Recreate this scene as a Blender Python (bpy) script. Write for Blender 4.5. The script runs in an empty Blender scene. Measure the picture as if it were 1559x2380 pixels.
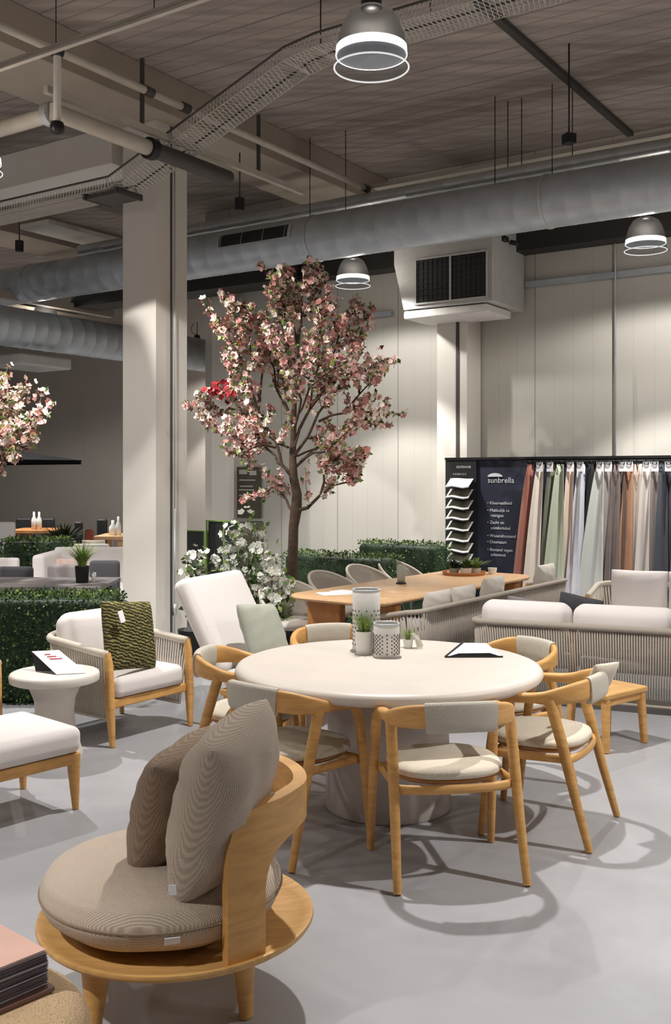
import bpy, math, random
import numpy as np
from mathutils import Vector, Matrix
random.seed(7)
C = bpy.context.scene.collection
F, HX, HY, EYE = 2350.0, 780.0, 1105.0, 1.70      # focal length in pixels, vanishing point of the view axis, eye height

# ---------------------------------------------------------------- camera
cam = bpy.data.cameras.new('camera'); camo = bpy.data.objects.new('camera', cam); C.objects.link(camo)
cam.sensor_fit = 'HORIZONTAL'; cam.sensor_width = 36; cam.lens = 36*F/1559
cam.shift_x = (779.5-HX)/1559; cam.shift_y = -85/1559
camo.location = (0, 0, EYE); camo.rotation_euler = (math.pi/2, 0, 0)
cam.clip_start = .05; cam.clip_end = 200
bpy.context.scene.camera = camo
# ---------------------------------------------------------------- world and exposure
vs = bpy.context.scene.view_settings
vs.view_transform = 'Standard'; vs.look = 'None'; vs.gamma = 1; vs.use_curve_mapping = False; vs.exposure = 0.0
w = bpy.data.worlds.new('world'); bpy.context.scene.world = w; w.use_nodes = True
w.node_tree.nodes['Background'].inputs[0].default_value = (1, .97, .94, 1)
w.node_tree.nodes['Background'].inputs[1].default_value = 0.06
LAMP_WIDE, LAMP_BEAM = 115.0, 440.0
DOME = 60.0
LAMP_COL = (1, .975, .945)
bpy.context.scene.cycles.max_bounces = 6
bpy.context.scene.cycles.diffuse_bounces = 3
bpy.context.scene.cycles.transparent_max_bounces = 16
bpy.context.scene.cycles.caustics_reflective = False
bpy.context.scene.cycles.caustics_refractive = False
bpy.context.scene.cycles.sample_clamp_indirect = 4

# ---------------------------------------------------------------- helpers
def P(u, v, z):
    d = F*(EYE-z)/(v-HY); return Vector(((u-HX)*d/F, d, z))
def Q(u, v, d): return Vector(((u-HX)*d/F, d, EYE-(v-HY)*d/F))
AX = Vector((-.832, .555, 0)); RX = Vector((.555, .832, 0))          # the building's two directions
def hit(u, p0, dr):
    k = (u-HX)/F
    t = (k*p0[1]-p0[0])/(dr[0]-k*dr[1]); return Vector((p0[0]+dr[0]*t, p0[1]+dr[1]*t, 0))
def V(*a): return Vector(a)
def lin(c): return tuple(((x/255)/12.92 if x/255 <= .04045 else ((x/255+.055)/1.055)**2.4) for x in c)

class MB:
    def __init__(s): s.v = []; s.f = []; s.m = []
    def add(s, vs, fs, mi=0, M=None):
        o = len(s.v)
        for p in vs:
            p = Vector(p); s.v.append(M @ p if M else p)
        for q in fs: s.f.append([i+o for i in q]); s.m.append(mi)
        return s
    def box(s, c, size, rz=0, mi=0, M=None, taper=1.0):
        x, y, z = size[0]/2, size[1]/2, size[2]/2; R = Matrix.Rotation(rz, 4, 'Z'); c = Vector(c)
        vs = []
        for k in (-1, 1):
            t = taper if k < 0 else 1
            for a, b in ((-1, -1), (1, -1), (1, 1), (-1, 1)): vs.append(c+R@Vector((a*x*t, b*y*t, k*z)))
        return s.add(vs, [(3, 2, 1, 0), (4, 5, 6, 7), (0, 1, 5, 4), (1, 2, 6, 5), (2, 3, 7, 6), (3, 0, 4, 7)], mi, M)
    def tube(s, pts, r, n=8, mi=0, closed=False, M=None, flat=None, up=(0, 0, 1), power=1.0):
        """r: radius or list; flat: list/number of second radius (along up)"""
        pts = [Vector(p) for p in pts]; L = len(pts); vs = []; up = Vector(up)
        prev = None
        for i, p in enumerate(pts):
            a = pts[(i-1) % L] if (closed or i > 0) else p
            b = pts[(i+1) % L] if (closed or i < L-1) else p
            t = (b-a).normalized()
            if flat is not None:
                sd = t.cross(up)
                if sd.length < 1e-4: sd = prev or Vector((1, 0, 0))
                sd.normalize(); nn = sd.cross(t).normalized(); prev = sd
            else:
                if prev is None:
                    ref = Vector((0, 0, 1)) if abs(t.z) < .9 else Vector((1, 0, 0))
                    sd = t.cross(ref).normalized()
                else:
                    sd = (prev-t*prev.dot(t)).normalized()
                prev = sd; nn = sd.cross(t).normalized()
            ra = r[i] if isinstance(r, (list, tuple)) else r
            rb = ra if flat is None else (flat[i] if isinstance(flat, (list, tuple)) else flat)
            for k in range(n):
                an = 2*math.pi*(k+.5)/n; ca, sa = math.cos(an), math.sin(an)
                if power != 1.0:
                    ca = math.copysign(abs(ca)**power, ca); sa = math.copysign(abs(sa)**power, sa)
                vs.append(p+sd*ra*ca+nn*rb*sa)
        fs = []
        for i in range(L if closed else L-1):
            for k in range(n):
                j = (i+1) % L
                fs.append((i*n+k, i*n+(k+1) % n, j*n+(k+1) % n, j*n+k))
        if not closed:
            fs.append(tuple(range(n-1, -1, -1))); fs.append(tuple((L-1)*n+k for k in range(n)))
        return s.add(vs, fs, mi, M)
    def lathe(s, prof, n=32, c=(0, 0, 0), mi=0, M=None, sx=1, sy=1, sq=2.0, caps=True):
        c = Vector(c); vs = []; fs = []
        for r, z in prof:
            for k in range(n):
                an = 2*math.pi*k/n; ca, sa = math.cos(an), math.sin(an)
                if sq != 2.0:
                    ca = math.copysign(abs(ca)**(2/sq), ca); sa = math.copysign(abs(sa)**(2/sq), sa)
                vs.append(c+Vector((r*ca*sx, r*sa*sy, z)))
        for i in range(len(prof)-1):
            for k in range(n):
                fs.append((i*n+k, i*n+(k+1) % n, (i+1)*n+(k+1) % n, (i+1)*n+k))
        if caps and prof[0][0] > 1e-5: fs.append(tuple(range(n-1, -1, -1)))
        if caps and prof[-1][0] > 1e-5: fs.append(tuple((len(prof)-1)*n+k for k in range(n)))
        return s.add(vs, fs, mi, M)
    def grid(s, fn, nu, nv, mi=0, M=None, cu=False):
        vs = [fn(i/(nu if cu else nu-1), j/(nv-1)) for i in range(nu) for j in range(nv)]
        fs = []
        for i in range(nu if cu else nu-1):
            for j in range(nv-1):
                a = (i+1) % nu
                fs.append((i*nv+j, a*nv+j, a*nv+j+1, i*nv+j+1))
        return s.add(vs, fs, mi, M)
    def rbox(s, w, d, h, r, M=None, crown=0, n=9, mi=0, puff=0):
        """rounded box, centre at origin"""
        hx, hy, hz = w/2, d/2, h/2; r = min(r, hx, hy, hz)
        def mp(p):
            q0 = Vector((p[0]*hx, p[1]*hy, p[2]*hz))
            q = Vector((max(-hx+r, min(hx-r, q0.x)), max(-hy+r, min(hy-r, q0.y)), max(-hz+r, min(hz-r, q0.z))))
            dd = q0-q
            if dd.length > 1e-6:
                m = max(abs(dd.x), abs(dd.y), abs(dd.z)); dd = dd.normalized()*r
            o = q+dd
            if crown: o.z += crown*(1-p[0]**2)*(1-p[1]**2)*(1 if p[2] > 0 else -.2)
            if puff:
                o.x += puff*p[0]*(1-p[1]**2)*(1-p[2]**2); o.y += puff*p[1]*(1-p[0]**2)*(1-p[2]**2)
            return o
        # uneven parameter so the corner arcs get enough points
        def prm(t): return t
        for ax in range(3):
            for sg in (-1, 1):
                vs = []; fs = []
                hh = (hx, hy, hz); o = [i for i in range(3) if i != ax]
                def ticks(k):
                    e = r/hh[k]; a = [-1+e*(i/4) for i in range(4)]
                    mid = [-1+e+(2-2*e)*i/n for i in range(n+1)]
                    return a+mid+[-x for x in a[::-1]]
                ta, tb = ticks(o[0]), ticks(o[1])
                for a in ta:
                    for b in tb:
                        p = [0, 0, 0]; p[ax] = sg; p[o[0]] = a; p[o[1]] = b
                        vs.append(mp(p))
                nb = len(tb)
                for i in range(len(ta)-1):
                    for j in range(nb-1):
                        q = (i*nb+j, (i+1)*nb+j, (i+1)*nb+j+1, i*nb+j+1)
                        if (sg > 0) == (ax == 1): q = q[::-1]
                        fs.append(q)
                s.add(vs, fs, mi, M)
        return s
    def pillow(s, w, h, t, M=None, n=20, mi=0, crease=.0, seed=0):
        """knife-edge cushion in the local xz plane, thickness along y"""
        rnd = random.Random(seed); ph = [rnd.uniform(0, 6) for _ in range(6)]
        for sg in (-1, 1):
            def fn(a, b, sg=sg):
                # denser sampling near the seams
                u = math.sin((a*2-1)*math.pi/2); v = math.sin((b*2-1)*math.pi/2)
                x = w/2*u*(1-.06*(1-v*v)-.05*v**4*u*u); z = h/2*v*(1-.06*(1-u*u)-.05*u**4*v*v)
                pr = max(0, (1-abs(u)**3))**.5*max(0, (1-abs(v)**3))**.5
                e = max(0, 1-pr)
                wr = crease*(math.sin(9*u+ph[0]+3*v)*math.sin(5*v+ph[1])+.6*math.sin(14*v+ph[2]+4*u))*pr*(.4+e)
                return Vector((x, sg*(t/2*pr+wr), z))
            g = MB(); g.grid(fn, n, n)
            if sg > 0: g.f = [q[::-1] for q in g.f]
            s.add(g.v, g.f, mi, M)
        return s
    def build(s, name, mat, parent=None, smooth=True, bevel=0, world=False, sub=0, merge=True, kind=None, solid=0):
        me = bpy.data.meshes.new(name)
        off = parent.location if (world and parent) else Vector((0, 0, 0))
        me.from_pydata([tuple(v-off) for v in s.v], [], s.f)
        mats = mat if isinstance(mat, (list, tuple)) else [mat]
        for m in mats: me.materials.append(m)
        if len(mats) > 1: me.polygons.foreach_set('material_index', s.m)
        if merge:
            import bmesh
            bm = bmesh.new(); bm.from_mesh(me); bmesh.ops.remove_doubles(bm, verts=bm.verts, dist=2e-5)
            if len(s.f) < 30000: bmesh.ops.recalc_face_normals(bm, faces=bm.faces)
            bm.to_mesh(me); bm.free()
        if smooth:
            me.polygons.foreach_set('use_smooth', [True]*len(me.polygons))
            if smooth is not True:
                me.set_sharp_from_angle(angle=math.radians(smooth))
        me.update()
        o = bpy.data.objects.new(name, me); C.objects.link(o)
        if parent: o.parent = parent
        if solid:
            m = o.modifiers.new('s', 'SOLIDIFY'); m.thickness = solid; m.offset = 0
        if bevel:
            m = o.modifiers.new('b', 'BEVEL'); m.width = bevel; m.segments = 3; m.limit_method = 'ANGLE'; m.angle_limit = math.radians(40)
            me.polygons.foreach_set('use_smooth', [True]*len(me.polygons)); me.set_sharp_from_angle(angle=math.radians(40))
        if sub:
            m = o.modifiers.new('u', 'SUBSURF'); m.levels = sub; m.render_levels = sub
        if kind: o['kind'] = kind
        return o

def thing(name, label, cat, loc=(0, 0, 0), rz=0, group=None):
    o = bpy.data.objects.new(name, None); C.objects.link(o); o.location = loc; o.rotation_euler = (0, 0, rz)
    o.empty_display_size = .1
    o['label'] = label; o['category'] = cat
    if group: o['group'] = group
    return o
def tag(o, label, cat, group=None, kind=None):
    o['label'] = label; o['category'] = cat
    if group: o['group'] = group
    if kind: o['kind'] = kind
    return o
def struct(o): o['kind'] = 'structure'; return o
def dup(root, loc=None, rz=None, label=None, group=None):
    kids = {}
    for o in bpy.data.objects:
        if o.parent: kids.setdefault(o.parent.name, []).append(o)
    def cp(o, par):
        c = o.copy(); C.objects.link(c)
        if par: c.parent = par
        for k in kids.get(o.name, []): cp(k, c)
        return c
    r = cp(root, None)
    if loc is not None: r.location = loc
    if rz is not None: r.rotation_euler = (0, 0, rz)
    if label: r['label'] = label
    if group: r['group'] = group
    return r
def facing(dx, dy): return math.atan2(-dx, dy)                      # turns local +y towards (dx, dy)

# ---------------------------------------------------------------- materials
def nmat(name):
    m = bpy.data.materials.new(name); m.use_nodes = True; nt = m.node_tree
    b = nt.nodes['Principled BSDF']; return m, nt, b
def plain(name, rgb, rough=.6, metal=0, var=.06, scale=8, bump=.0, bscale=60, emit=0, spec=.5):
    m, nt, b = nmat(name); c = lin(rgb)
    b.inputs['Roughness'].default_value = rough; b.inputs['Metallic'].default_value = metal
    b.inputs['Specular IOR Level'].default_value = spec
    tc = nt.nodes.new('ShaderNodeTexCoord'); no = nt.nodes.new('ShaderNodeTexNoise'); no.inputs['Scale'].default_value = scale
    no.inputs['Detail'].default_value = 4
    nt.links.new(tc.outputs['Object'], no.inputs['Vector'])
    r = nt.nodes.new('ShaderNodeValToRGB')
    r.color_ramp.elements[0].position = .3; r.color_ramp.elements[1].position = .7
    r.color_ramp.elements[0].color = tuple(x*(1-var) for x in c)+(1,); r.color_ramp.elements[1].color = tuple(min(1, x*(1+var)) for x in c)+(1,)
    nt.links.new(no.outputs['Fac'], r.inputs[0]); nt.links.new(r.outputs[0], b.inputs['Base Color'])
    if bump:
        n2 = nt.nodes.new('ShaderNodeTexNoise'); n2.inputs['Scale'].default_value = bscale; nt.links.new(tc.outputs['Object'], n2.inputs['Vector'])
        bp = nt.nodes.new('ShaderNodeBump'); bp.inputs['Strength'].default_value = bump; bp.inputs['Distance'].default_value = .004
        nt.links.new(n2.outputs['Fac'], bp.inputs['Height']); nt.links.new(bp.outputs[0], b.inputs['Normal'])
    if emit:
        b.inputs['Emission Color'].default_value = c+(1,); b.inputs['Emission Strength'].default_value = emit
    return m
def wood(name, rgb, sc=(2, 2, 22), rough=.5, dark=.72):
    m, nt, b = nmat(name); c = lin(rgb); b.inputs['Roughness'].default_value = rough
    tc = nt.nodes.new('ShaderNodeTexCoord'); mp = nt.nodes.new('ShaderNodeMapping')
    mp.inputs['Scale'].default_value = (sc[0], sc[1], sc[2])
    no = nt.nodes.new('ShaderNodeTexNoise'); no.inputs['Scale'].default_value = 3; no.inputs['Detail'].default_value = 6; no.inputs['Distortion'].default_value = .6
    n2 = nt.nodes.new('ShaderNodeTexNoise'); n2.inputs['Scale'].default_value = 2.2
    nt.links.new(tc.outputs['Object'], mp.inputs[0]); nt.links.new(mp.outputs[0], no.inputs['Vector']); nt.links.new(tc.outputs['Object'], n2.inputs['Vector'])
    r = nt.nodes.new('ShaderNodeValToRGB'); e = r.color_ramp.elements
    e[0].position = .25; e[0].color = (c[0]*dark, c[1]*dark*.93, c[2]*dark*.85, 1); e[1].position = .75; e[1].color = c+(1,)
    nt.links.new(no.outputs['Fac'], r.inputs[0])
    mx = nt.nodes.new('ShaderNodeMix'); mx.data_type = 'RGBA'; mx.blend_type = 'MULTIPLY'; mx.inputs[0].default_value = .35
    nt.links.new(r.outputs[0], mx.inputs[6]); nt.links.new(n2.outputs['Color'], mx.inputs[7])
    g = nt.nodes.new('ShaderNodeRGBToBW'); nt.links.new(n2.outputs['Color'], g.inputs[0])
    sc2 = nt.nodes.new('ShaderNodeMapRange'); sc2.inputs[3].default_value = .75; sc2.inputs[4].default_value = 1.25
    nt.links.new(g.outputs[0], sc2.inputs[0]); nt.links.new(sc2.outputs[0], mx.inputs[7])
    nt.links.new(mx.outputs[2], b.inputs['Base Color'])
    return m
def fabric(name, rgb, scale=160, contrast=.16, bump=.35, rough=.92, style='weave'):
    m, nt, b = nmat(name); c = lin(rgb); b.inputs['Roughness'].default_value = rough
    b.inputs['Specular IOR Level'].default_value = .15
    b.inputs['Sheen Weight'].default_value = .15
    tc = nt.nodes.new('ShaderNodeTexCoord')
    no = nt.nodes.new('ShaderNodeTexNoise'); no.inputs['Scale'].default_value = scale*.8; no.inputs['Detail'].default_value = 2
    ck = nt.nodes.new('ShaderNodeTexVoronoi'); ck.inputs['Scale'].default_value = scale
    nt.links.new(tc.outputs['Object'], no.inputs['Vector']); nt.links.new(tc.outputs['Object'], ck.inputs['Vector'])
    a = nt.nodes.new('ShaderNodeMath'); a.operation = 'ADD'; nt.links.new(no.outputs['Fac'], a.inputs[0]); nt.links.new(ck.outputs['Distance'], a.inputs[1])
    r = nt.nodes.new('ShaderNodeValToRGB'); e = r.color_ramp.elements
    e[0].position = .5; e[1].position = 1.25 if False else 1.0
    e[0].color = tuple(x*(1-contrast) for x in c)+(1,); e[1].color = tuple(min(1, x*(1+contrast)) for x in c)+(1,)
    nt.links.new(a.outputs[0], r.inputs[0]); nt.links.new(r.outputs[0], b.inputs['Base Color'])
    bp = nt.nodes.new('ShaderNodeBump'); bp.inputs['Strength'].default_value = bump; bp.inputs['Distance'].default_value = .002
    nt.links.new(a.outputs[0], bp.inputs['Height']); nt.links.new(bp.outputs[0], b.inputs['Normal'])
    return m

def weave(name, rgb, period, contrast, dirs=((.7, 0, .7), (.7, 0, -.7))):
    m, nt, b = nmat(name); c = lin(rgb); b.inputs['Roughness'].default_value = .92; b.inputs['Specular IOR Level'].default_value = .15
    tc = nt.nodes.new('ShaderNodeTexCoord'); no = nt.nodes.new('ShaderNodeTexNoise'); no.inputs['Scale'].default_value = 14
    nt.links.new(tc.outputs['Object'], no.inputs['Vector'])
    mx = nt.nodes.new('ShaderNodeVectorMath'); mx.operation = 'MULTIPLY_ADD'; mx.inputs[1].default_value = (period*.5,)*3
    nt.links.new(no.outputs['Color'], mx.inputs[0]); nt.links.new(tc.outputs['Object'], mx.inputs[2])
    k = 6.2832/period; outs = []
    for d in dirs:
        dp = nt.nodes.new('ShaderNodeVectorMath'); dp.operation = 'DOT_PRODUCT'; dp.inputs[1].default_value = tuple(x*k for x in d)
        nt.links.new(mx.outputs[0], dp.inputs[0]); sn = nt.nodes.new('ShaderNodeMath'); sn.operation = 'SINE'; nt.links.new(dp.outputs['Value'], sn.inputs[0]); outs.append(sn)
    a = nt.nodes.new('ShaderNodeMath'); a.operation = 'MULTIPLY'; nt.links.new(outs[0].outputs[0], a.inputs[0]); nt.links.new(outs[1].outputs[0], a.inputs[1])
    r = nt.nodes.new('ShaderNodeValToRGB'); mr = nt.nodes.new('ShaderNodeMapRange'); mr.inputs[1].default_value = -1; nt.links.new(a.outputs[0], mr.inputs[0])
    r.color_ramp.elements[0].color = tuple(x*(1-contrast) for x in c)+(1,); r.color_ramp.elements[1].color = tuple(min(1, x*(1+contrast)) for x in c)+(1,)
    r.color_ramp.elements[0].position = .2; r.color_ramp.elements[1].position = .8
    nt.links.new(mr.outputs[0], r.inputs[0]); nt.links.new(r.outputs[0], b.inputs['Base Color'])
    bp = nt.nodes.new('ShaderNodeBump'); bp.inputs['Strength'].default_value = .6; bp.inputs['Distance'].default_value = .002
    nt.links.new(a.outputs[0], bp.inputs['Height']); nt.links.new(bp.outputs[0], b.inputs['Normal'])
    return m
M = {}
M['teak'] = wood('teak', (226, 178, 108))
M['teak_disc'] = wood('teak_disc', (228, 180, 112), sc=(2, 20, 2))
M['teak_arm'] = wood('teak_arm', (226, 174, 104), sc=(3, 3, 14))
M['teak_dark'] = wood('teak_dark', (190, 130, 66))
M['oak'] = wood('oak_top', (224, 184, 140), sc=(14, 3, 3), rough=.42, dark=.8)
M['orange_wood'] = wood('orange_wood', (198, 138, 84), sc=(3, 12, 3))
M['taupe'] = weave('taupe_weave', (200, 184, 168), .0065, .24)
M['taupe_seat'] = weave('taupe_seat', (204, 187, 170), .0065, .28, ((.7, .7, .3), (.7, -.7, .3)))
M['taupe_shade_and_piping'] = weave('taupe_weave_shade_and_piping', (156, 136, 118), .0065, .22)  # same taupe with shade put into the colour; also used for piping
M['cream'] = fabric('cream_fabric', (226, 219, 215), 220, .05, .15)
M['ecru'] = fabric('ecru_fabric', (208, 198, 180), 190, .12, .4)
M['rope'] = fabric('rope_beige', (196, 186, 172), 300, .15, .3)
M['rope_grey'] = fabric('rope_grey', (162, 152, 140), 300, .15, .3)
M['ropewrap'] = weave('rope_wrap', (206, 198, 184), .008, .24, ((1, .6, 0), (0, 0, 1)))
M['sage'] = fabric('sage_fabric', (160, 162, 148), 200, .1, .3)
M['greyfab'] = fabric('grey_fabric', (128, 122, 122), 200, .1, .3)
M['lightgrey'] = fabric('light_grey_fabric', (196, 188, 178), 200, .1, .3)
M['darkfab'] = fabric('dark_fabric', (72, 70, 74), 200, .1, .3)
M['white'] = plain('white_paint', (232, 228, 222), .55)
M['paper'] = plain('paper', (240, 238, 240), .7, var=.02)
M['stone'] = plain('pale_stone', (216, 206, 196), .42, var=.03, scale=5, bump=.08, bscale=30)
M['stone2'] = plain('pale_stone_grey', (212, 206, 196), .6, var=.05, scale=9, bump=.1, bscale=50)
M['pedestal'] = plain('pedestal_stone', (206, 198, 190), .6, var=.03, scale=4)
M['parasol'] = plain('parasol_cloth', (14, 14, 15), .95, spec=.1)
M['black'] = plain('black', (26, 26, 27), .5)
M['blackmetal'] = plain('black_metal', (34, 33, 34), .45, .3)
M['galv'] = plain('galvanised_steel', (186, 192, 198), .42, .45, var=.10, scale=5)
M['galv_light'] = plain('galvanised_light', (196, 198, 198), .4, .6, var=.08, scale=6)
M['tray'] = plain('tray_wire', (204, 200, 192), .5, .4)
M['pipe'] = plain('painted_pipe', (186, 178, 164), .5)
M['pipe_dark'] = plain('dark_pipe', (70, 66, 62), .55)
M['beam'] = plain('concrete_beam', (176, 164, 148), .8, var=.06, scale=2, bump=.1)
M['colpaint'] = plain('column_paint', (222, 216, 206), .6, var=.015, scale=2)
M['soil'] = plain('soil', (50, 38, 30), .9)
M['bark'] = plain('bark', (82, 66, 52), .9, var=.3, scale=25, bump=.8, bscale=60)
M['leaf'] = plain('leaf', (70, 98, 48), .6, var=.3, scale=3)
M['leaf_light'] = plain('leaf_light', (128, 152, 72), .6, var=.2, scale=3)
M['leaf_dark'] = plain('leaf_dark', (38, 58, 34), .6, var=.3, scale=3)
M['petal_pink'] = plain('petal_pink', (236, 188, 182), .7, var=.15, scale=4)
M['petal_rose'] = plain('petal_rose', (208, 144, 138), .7, var=.2, scale=4)
M['petal_white'] = plain('petal_white', (248, 234, 222), .7, var=.06, scale=4)
M['petal_red'] = plain('petal_red', (160, 40, 48), .7, var=.2, scale=4)
M['flower_white'] = plain('flower_white', (226, 226, 214), .7, var=.06, scale=4)
M['zinc'] = plain('zinc_white', (196, 195, 190), .5, .1, var=.05)
M['lantern_white'] = plain('lantern_white', (222, 219, 213), .5, var=.03)
M['ceramic'] = plain('ceramic_white', (230, 230, 226), .35, var=.02)
M['navy'] = plain('navy_board', (34, 38, 56), .6, var=.04)
M['lettering'] = plain('lettering_white', (214, 216, 220), .6, var=.01)
M['rose_cover'] = plain('rose_cover', (222, 176, 158), .45, var=.08, scale=7)
M['plum_paper'] = plain('plum_paper', (112, 98, 104), .5, var=.15, scale=12)
M['tan_leather'] = plain('tan_leather', (120, 86, 76), .5, var=.1)
M['green_edge'] = plain('green_edge', (130, 160, 84), .5)
M['dark_green'] = plain('dark_green_panel', (40, 46, 44), .4)
M['olive_board'] = plain('olive_board', (84, 80, 64), .6)
M['red_brown'] = plain('red_brown', (140, 62, 40), .6)
M['red_print'] = plain('red_print', (220, 110, 120), .6)
M['steel_black'] = plain('black_steel_beam', (40, 38, 36), .6)

def mat_floor():
    m, nt, b = nmat('polished_concrete'); tc = nt.nodes.new('ShaderNodeTexCoord')
    n1 = nt.nodes.new('ShaderNodeTexNoise'); n1.inputs['Scale'].default_value = .9; n1.inputs['Detail'].default_value = 8; n1.inputs['Roughness'].default_value = .6; n1.inputs['Distortion'].default_value = .8
    n2 = nt.nodes.new('ShaderNodeTexNoise'); n2.inputs['Scale'].default_value = 14; n2.inputs['Detail'].default_value = 5
    for n in (n1, n2): nt.links.new(tc.outputs['Object'], n.inputs['Vector'])
    r = nt.nodes.new('ShaderNodeValToRGB'); e = r.color_ramp.elements
    e[0].position = .3; e[0].color = lin((153, 153, 156))+(1,); e[1].position = .7; e[1].color = lin((174, 173, 176))+(1,)
    nt.links.new(n1.outputs['Fac'], r.inputs[0]); nt.links.new(r.outputs[0], b.inputs['Base Color'])
    mr = nt.nodes.new('ShaderNodeMapRange'); mr.inputs[3].default_value = .3; mr.inputs[4].default_value = .5
    nt.links.new(n2.outputs['Fac'], mr.inputs[0]); nt.links.new(mr.outputs[0], b.inputs['Roughness'])
    b.inputs['Specular IOR Level'].default_value = .4
    return m
def mat_lines(name, rgb, period, width, dirv, dark=.6, rough=.8, period2=None, rot=0, noise=.08, grain=None):
    """colour with dark seams every period metres along dirv (object coordinates)"""
    m, nt, b = nmat(name); c = lin(rgb); b.inputs['Roughness'].default_value = rough
    tc = nt.nodes.new('ShaderNodeTexCoord'); dp = nt.nodes.new('ShaderNodeVectorMath'); dp.operation = 'DOT_PRODUCT'
    dp.inputs[1].default_value = dirv; nt.links.new(tc.outputs['Object'], dp.inputs[0])
    def seam(period, width):
        a = nt.nodes.new('ShaderNodeMath'); a.operation = 'DIVIDE'; a.inputs[1].default_value = period; nt.links.new(dp.outputs['Value'], a.inputs[0])
        fr = nt.nodes.new('ShaderNodeMath'); fr.operation = 'FRACT'; nt.links.new(a.outputs[0], fr.inputs[0])
        lt = nt.nodes.new('ShaderNodeMath'); lt.operation = 'LESS_THAN'; lt.inputs[1].default_value = width/period; nt.links.new(fr.outputs[0], lt.inputs[0])
        return lt
    no = nt.nodes.new('ShaderNodeTexNoise'); no.inputs['Scale'].default_value = 1.5; no.inputs['Detail'].default_value = 6
    if grain:
        mp = nt.nodes.new('ShaderNodeMapping'); mp.inputs['Rotation'].default_value = (0, 0, -math.atan2(.555, -.832)); mp.inputs['Scale'].default_value = grain
        nt.links.new(tc.outputs['Object'], mp.inputs[0]); nt.links.new(mp.outputs[0], no.inputs['Vector'])
    else: nt.links.new(tc.outputs['Object'], no.inputs['Vector'])
    r = nt.nodes.new('ShaderNodeValToRGB'); e = r.color_ramp.elements; e[0].position = .3; e[1].position = .7
    e[0].color = tuple(x*(1-noise) for x in c)+(1,); e[1].color = tuple(x*(1+noise) for x in c)+(1,)
    nt.links.new(no.outputs['Fac'], r.inputs[0])
    prev = r.outputs[0]
    for pr, wd, dk in ([(period, width, dark)] + ([period2] if period2 else [])):
        mx = nt.nodes.new('ShaderNodeMix'); mx.data_type = 'RGBA'; nt.links.new(seam(pr, wd).outputs[0], mx.inputs[0])
        nt.links.new(prev, mx.inputs[6]); mx.inputs[7].default_value = tuple(x*dk for x in c)+(1,); prev = mx.outputs[2]
    nt.links.new(prev, b.inputs['Base Color'])
    return m
M['floor'] = mat_floor()
M['ceiling'] = mat_lines('ceiling_boards', (167, 156, 147), .2, .016, (.555, .832, 0), .7, .9, (.6, .025, .62), noise=.24, grain=(.6, 5, 1))
M['wall'] = mat_lines('wall_panels', (202, 198, 188), .25, .007, (-.832, .555, 0), .86, .6, (1.0, .014, .55), noise=.02)
M['farwall'] = mat_lines('far_wall', (176, 168, 158), 1.2, .01, (-.832, .555, 0), .85, .7, noise=.03)
M['pouf'] = fabric('jute', (190, 162, 126), 250, .34, .9)

def glass(name, tint=(.9, .92, .93), mixf=.25, rough=.15, dv=.3):
    m = bpy.data.materials.new(name); m.use_nodes = True; nt = m.node_tree; nt.nodes.clear()
    out = nt.nodes.new('ShaderNodeOutputMaterial'); tr = nt.nodes.new('ShaderNodeBsdfTransparent'); gl = nt.nodes.new('ShaderNodeBsdfGlossy')
    df = nt.nodes.new('ShaderNodeBsdfDiffuse'); df.inputs[0].default_value = (dv, dv*.97, dv*.94, 1)
    ad = nt.nodes.new('ShaderNodeMixShader'); ad.inputs[0].default_value = .5
    mx = nt.nodes.new('ShaderNodeMixShader'); mx.inputs[0].default_value = mixf; tr.inputs[0].default_value = tint+(1,); gl.inputs['Roughness'].default_value = rough
    gl.inputs[0].default_value = (dv*2+.1,)*3+(1,)
    nt.links.new(gl.outputs[0], ad.inputs[1]); nt.links.new(df.outputs[0], ad.inputs[2])
    nt.links.new(tr.outputs[0], mx.inputs[1]); nt.links.new(ad.outputs[0], mx.inputs[2]); nt.links.new(mx.outputs[0], out.inputs[0])
    return m
M['acrylic'] = glass('clear_acrylic', (.9, .91, .92), .12, .2, .25)
M['acrylic_dim'] = glass('smoked_acrylic', (.55, .53, .51), .3, .5, .02)
def emis(name, rgb, s):
    m, nt, b = nmat(name); b.inputs['Base Color'].default_value = (.8, .8, .8, 1); b.inputs['Emission Color'].default_value = rgb+(1,); b.inputs['Emission Strength'].default_value = s
    return m
M['glow'] = emis('lamp_glow', (1, .98, .96), 1.3)
M['lens'] = emis('lamp_light_stop', (.8, .82, .86), .12); M['lens'].node_tree.nodes['Principled BSDF'].inputs['Base Color'].default_value = (.2, .2, .21, 1)  # grey with a faint glow painted in for the dim lamp interior
M['rimglow'] = emis('lamp_rim', (1, 1, 1), .55)

# ================================================================ THE SETTING
ZC = 5.8
fl = MB(); fl.box((0, 12, -.1), (44, 44, .2)); struct(fl.build('floor', M['floor'], smooth=False))
cl = MB(); cl.box((0, 12, ZC+.1), (44, 44, .2)); struct(cl.build('ceiling', M['ceiling'], smooth=False))
RZ = math.atan2(RX.y, RX.x)                                        # box local x along RX when rotated by RZ
W0 = V(1.476, 13.5, 0)                                              # a point of the right-hand wall's face
def along(p0, a, b, depth, z0, z1, mb, nrm=RX):
    """slab on the line p0 + t*AX for t in a..b, thickness depth away from the room"""
    c = p0+AX*((a+b)/2)+nrm*(depth/2); c = V(c.x, c.y, (z0+z1)/2)
    mb.box(c, (depth, abs(b-a), z1-z0), RZ)
    return mb
wl = hit(477, W0, AX); tl = (wl-W0).dot(AX)
struct(along(W0, -9, tl, .25, 0, ZC, MB()).build('wall_right', M['wall'], smooth=False))
WF = V(-6.43, 24, 0)
struct(along(WF, -9, 14, .3, 0, ZC, MB()).build('wall_back', M['farwall'], smooth=False))
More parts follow.
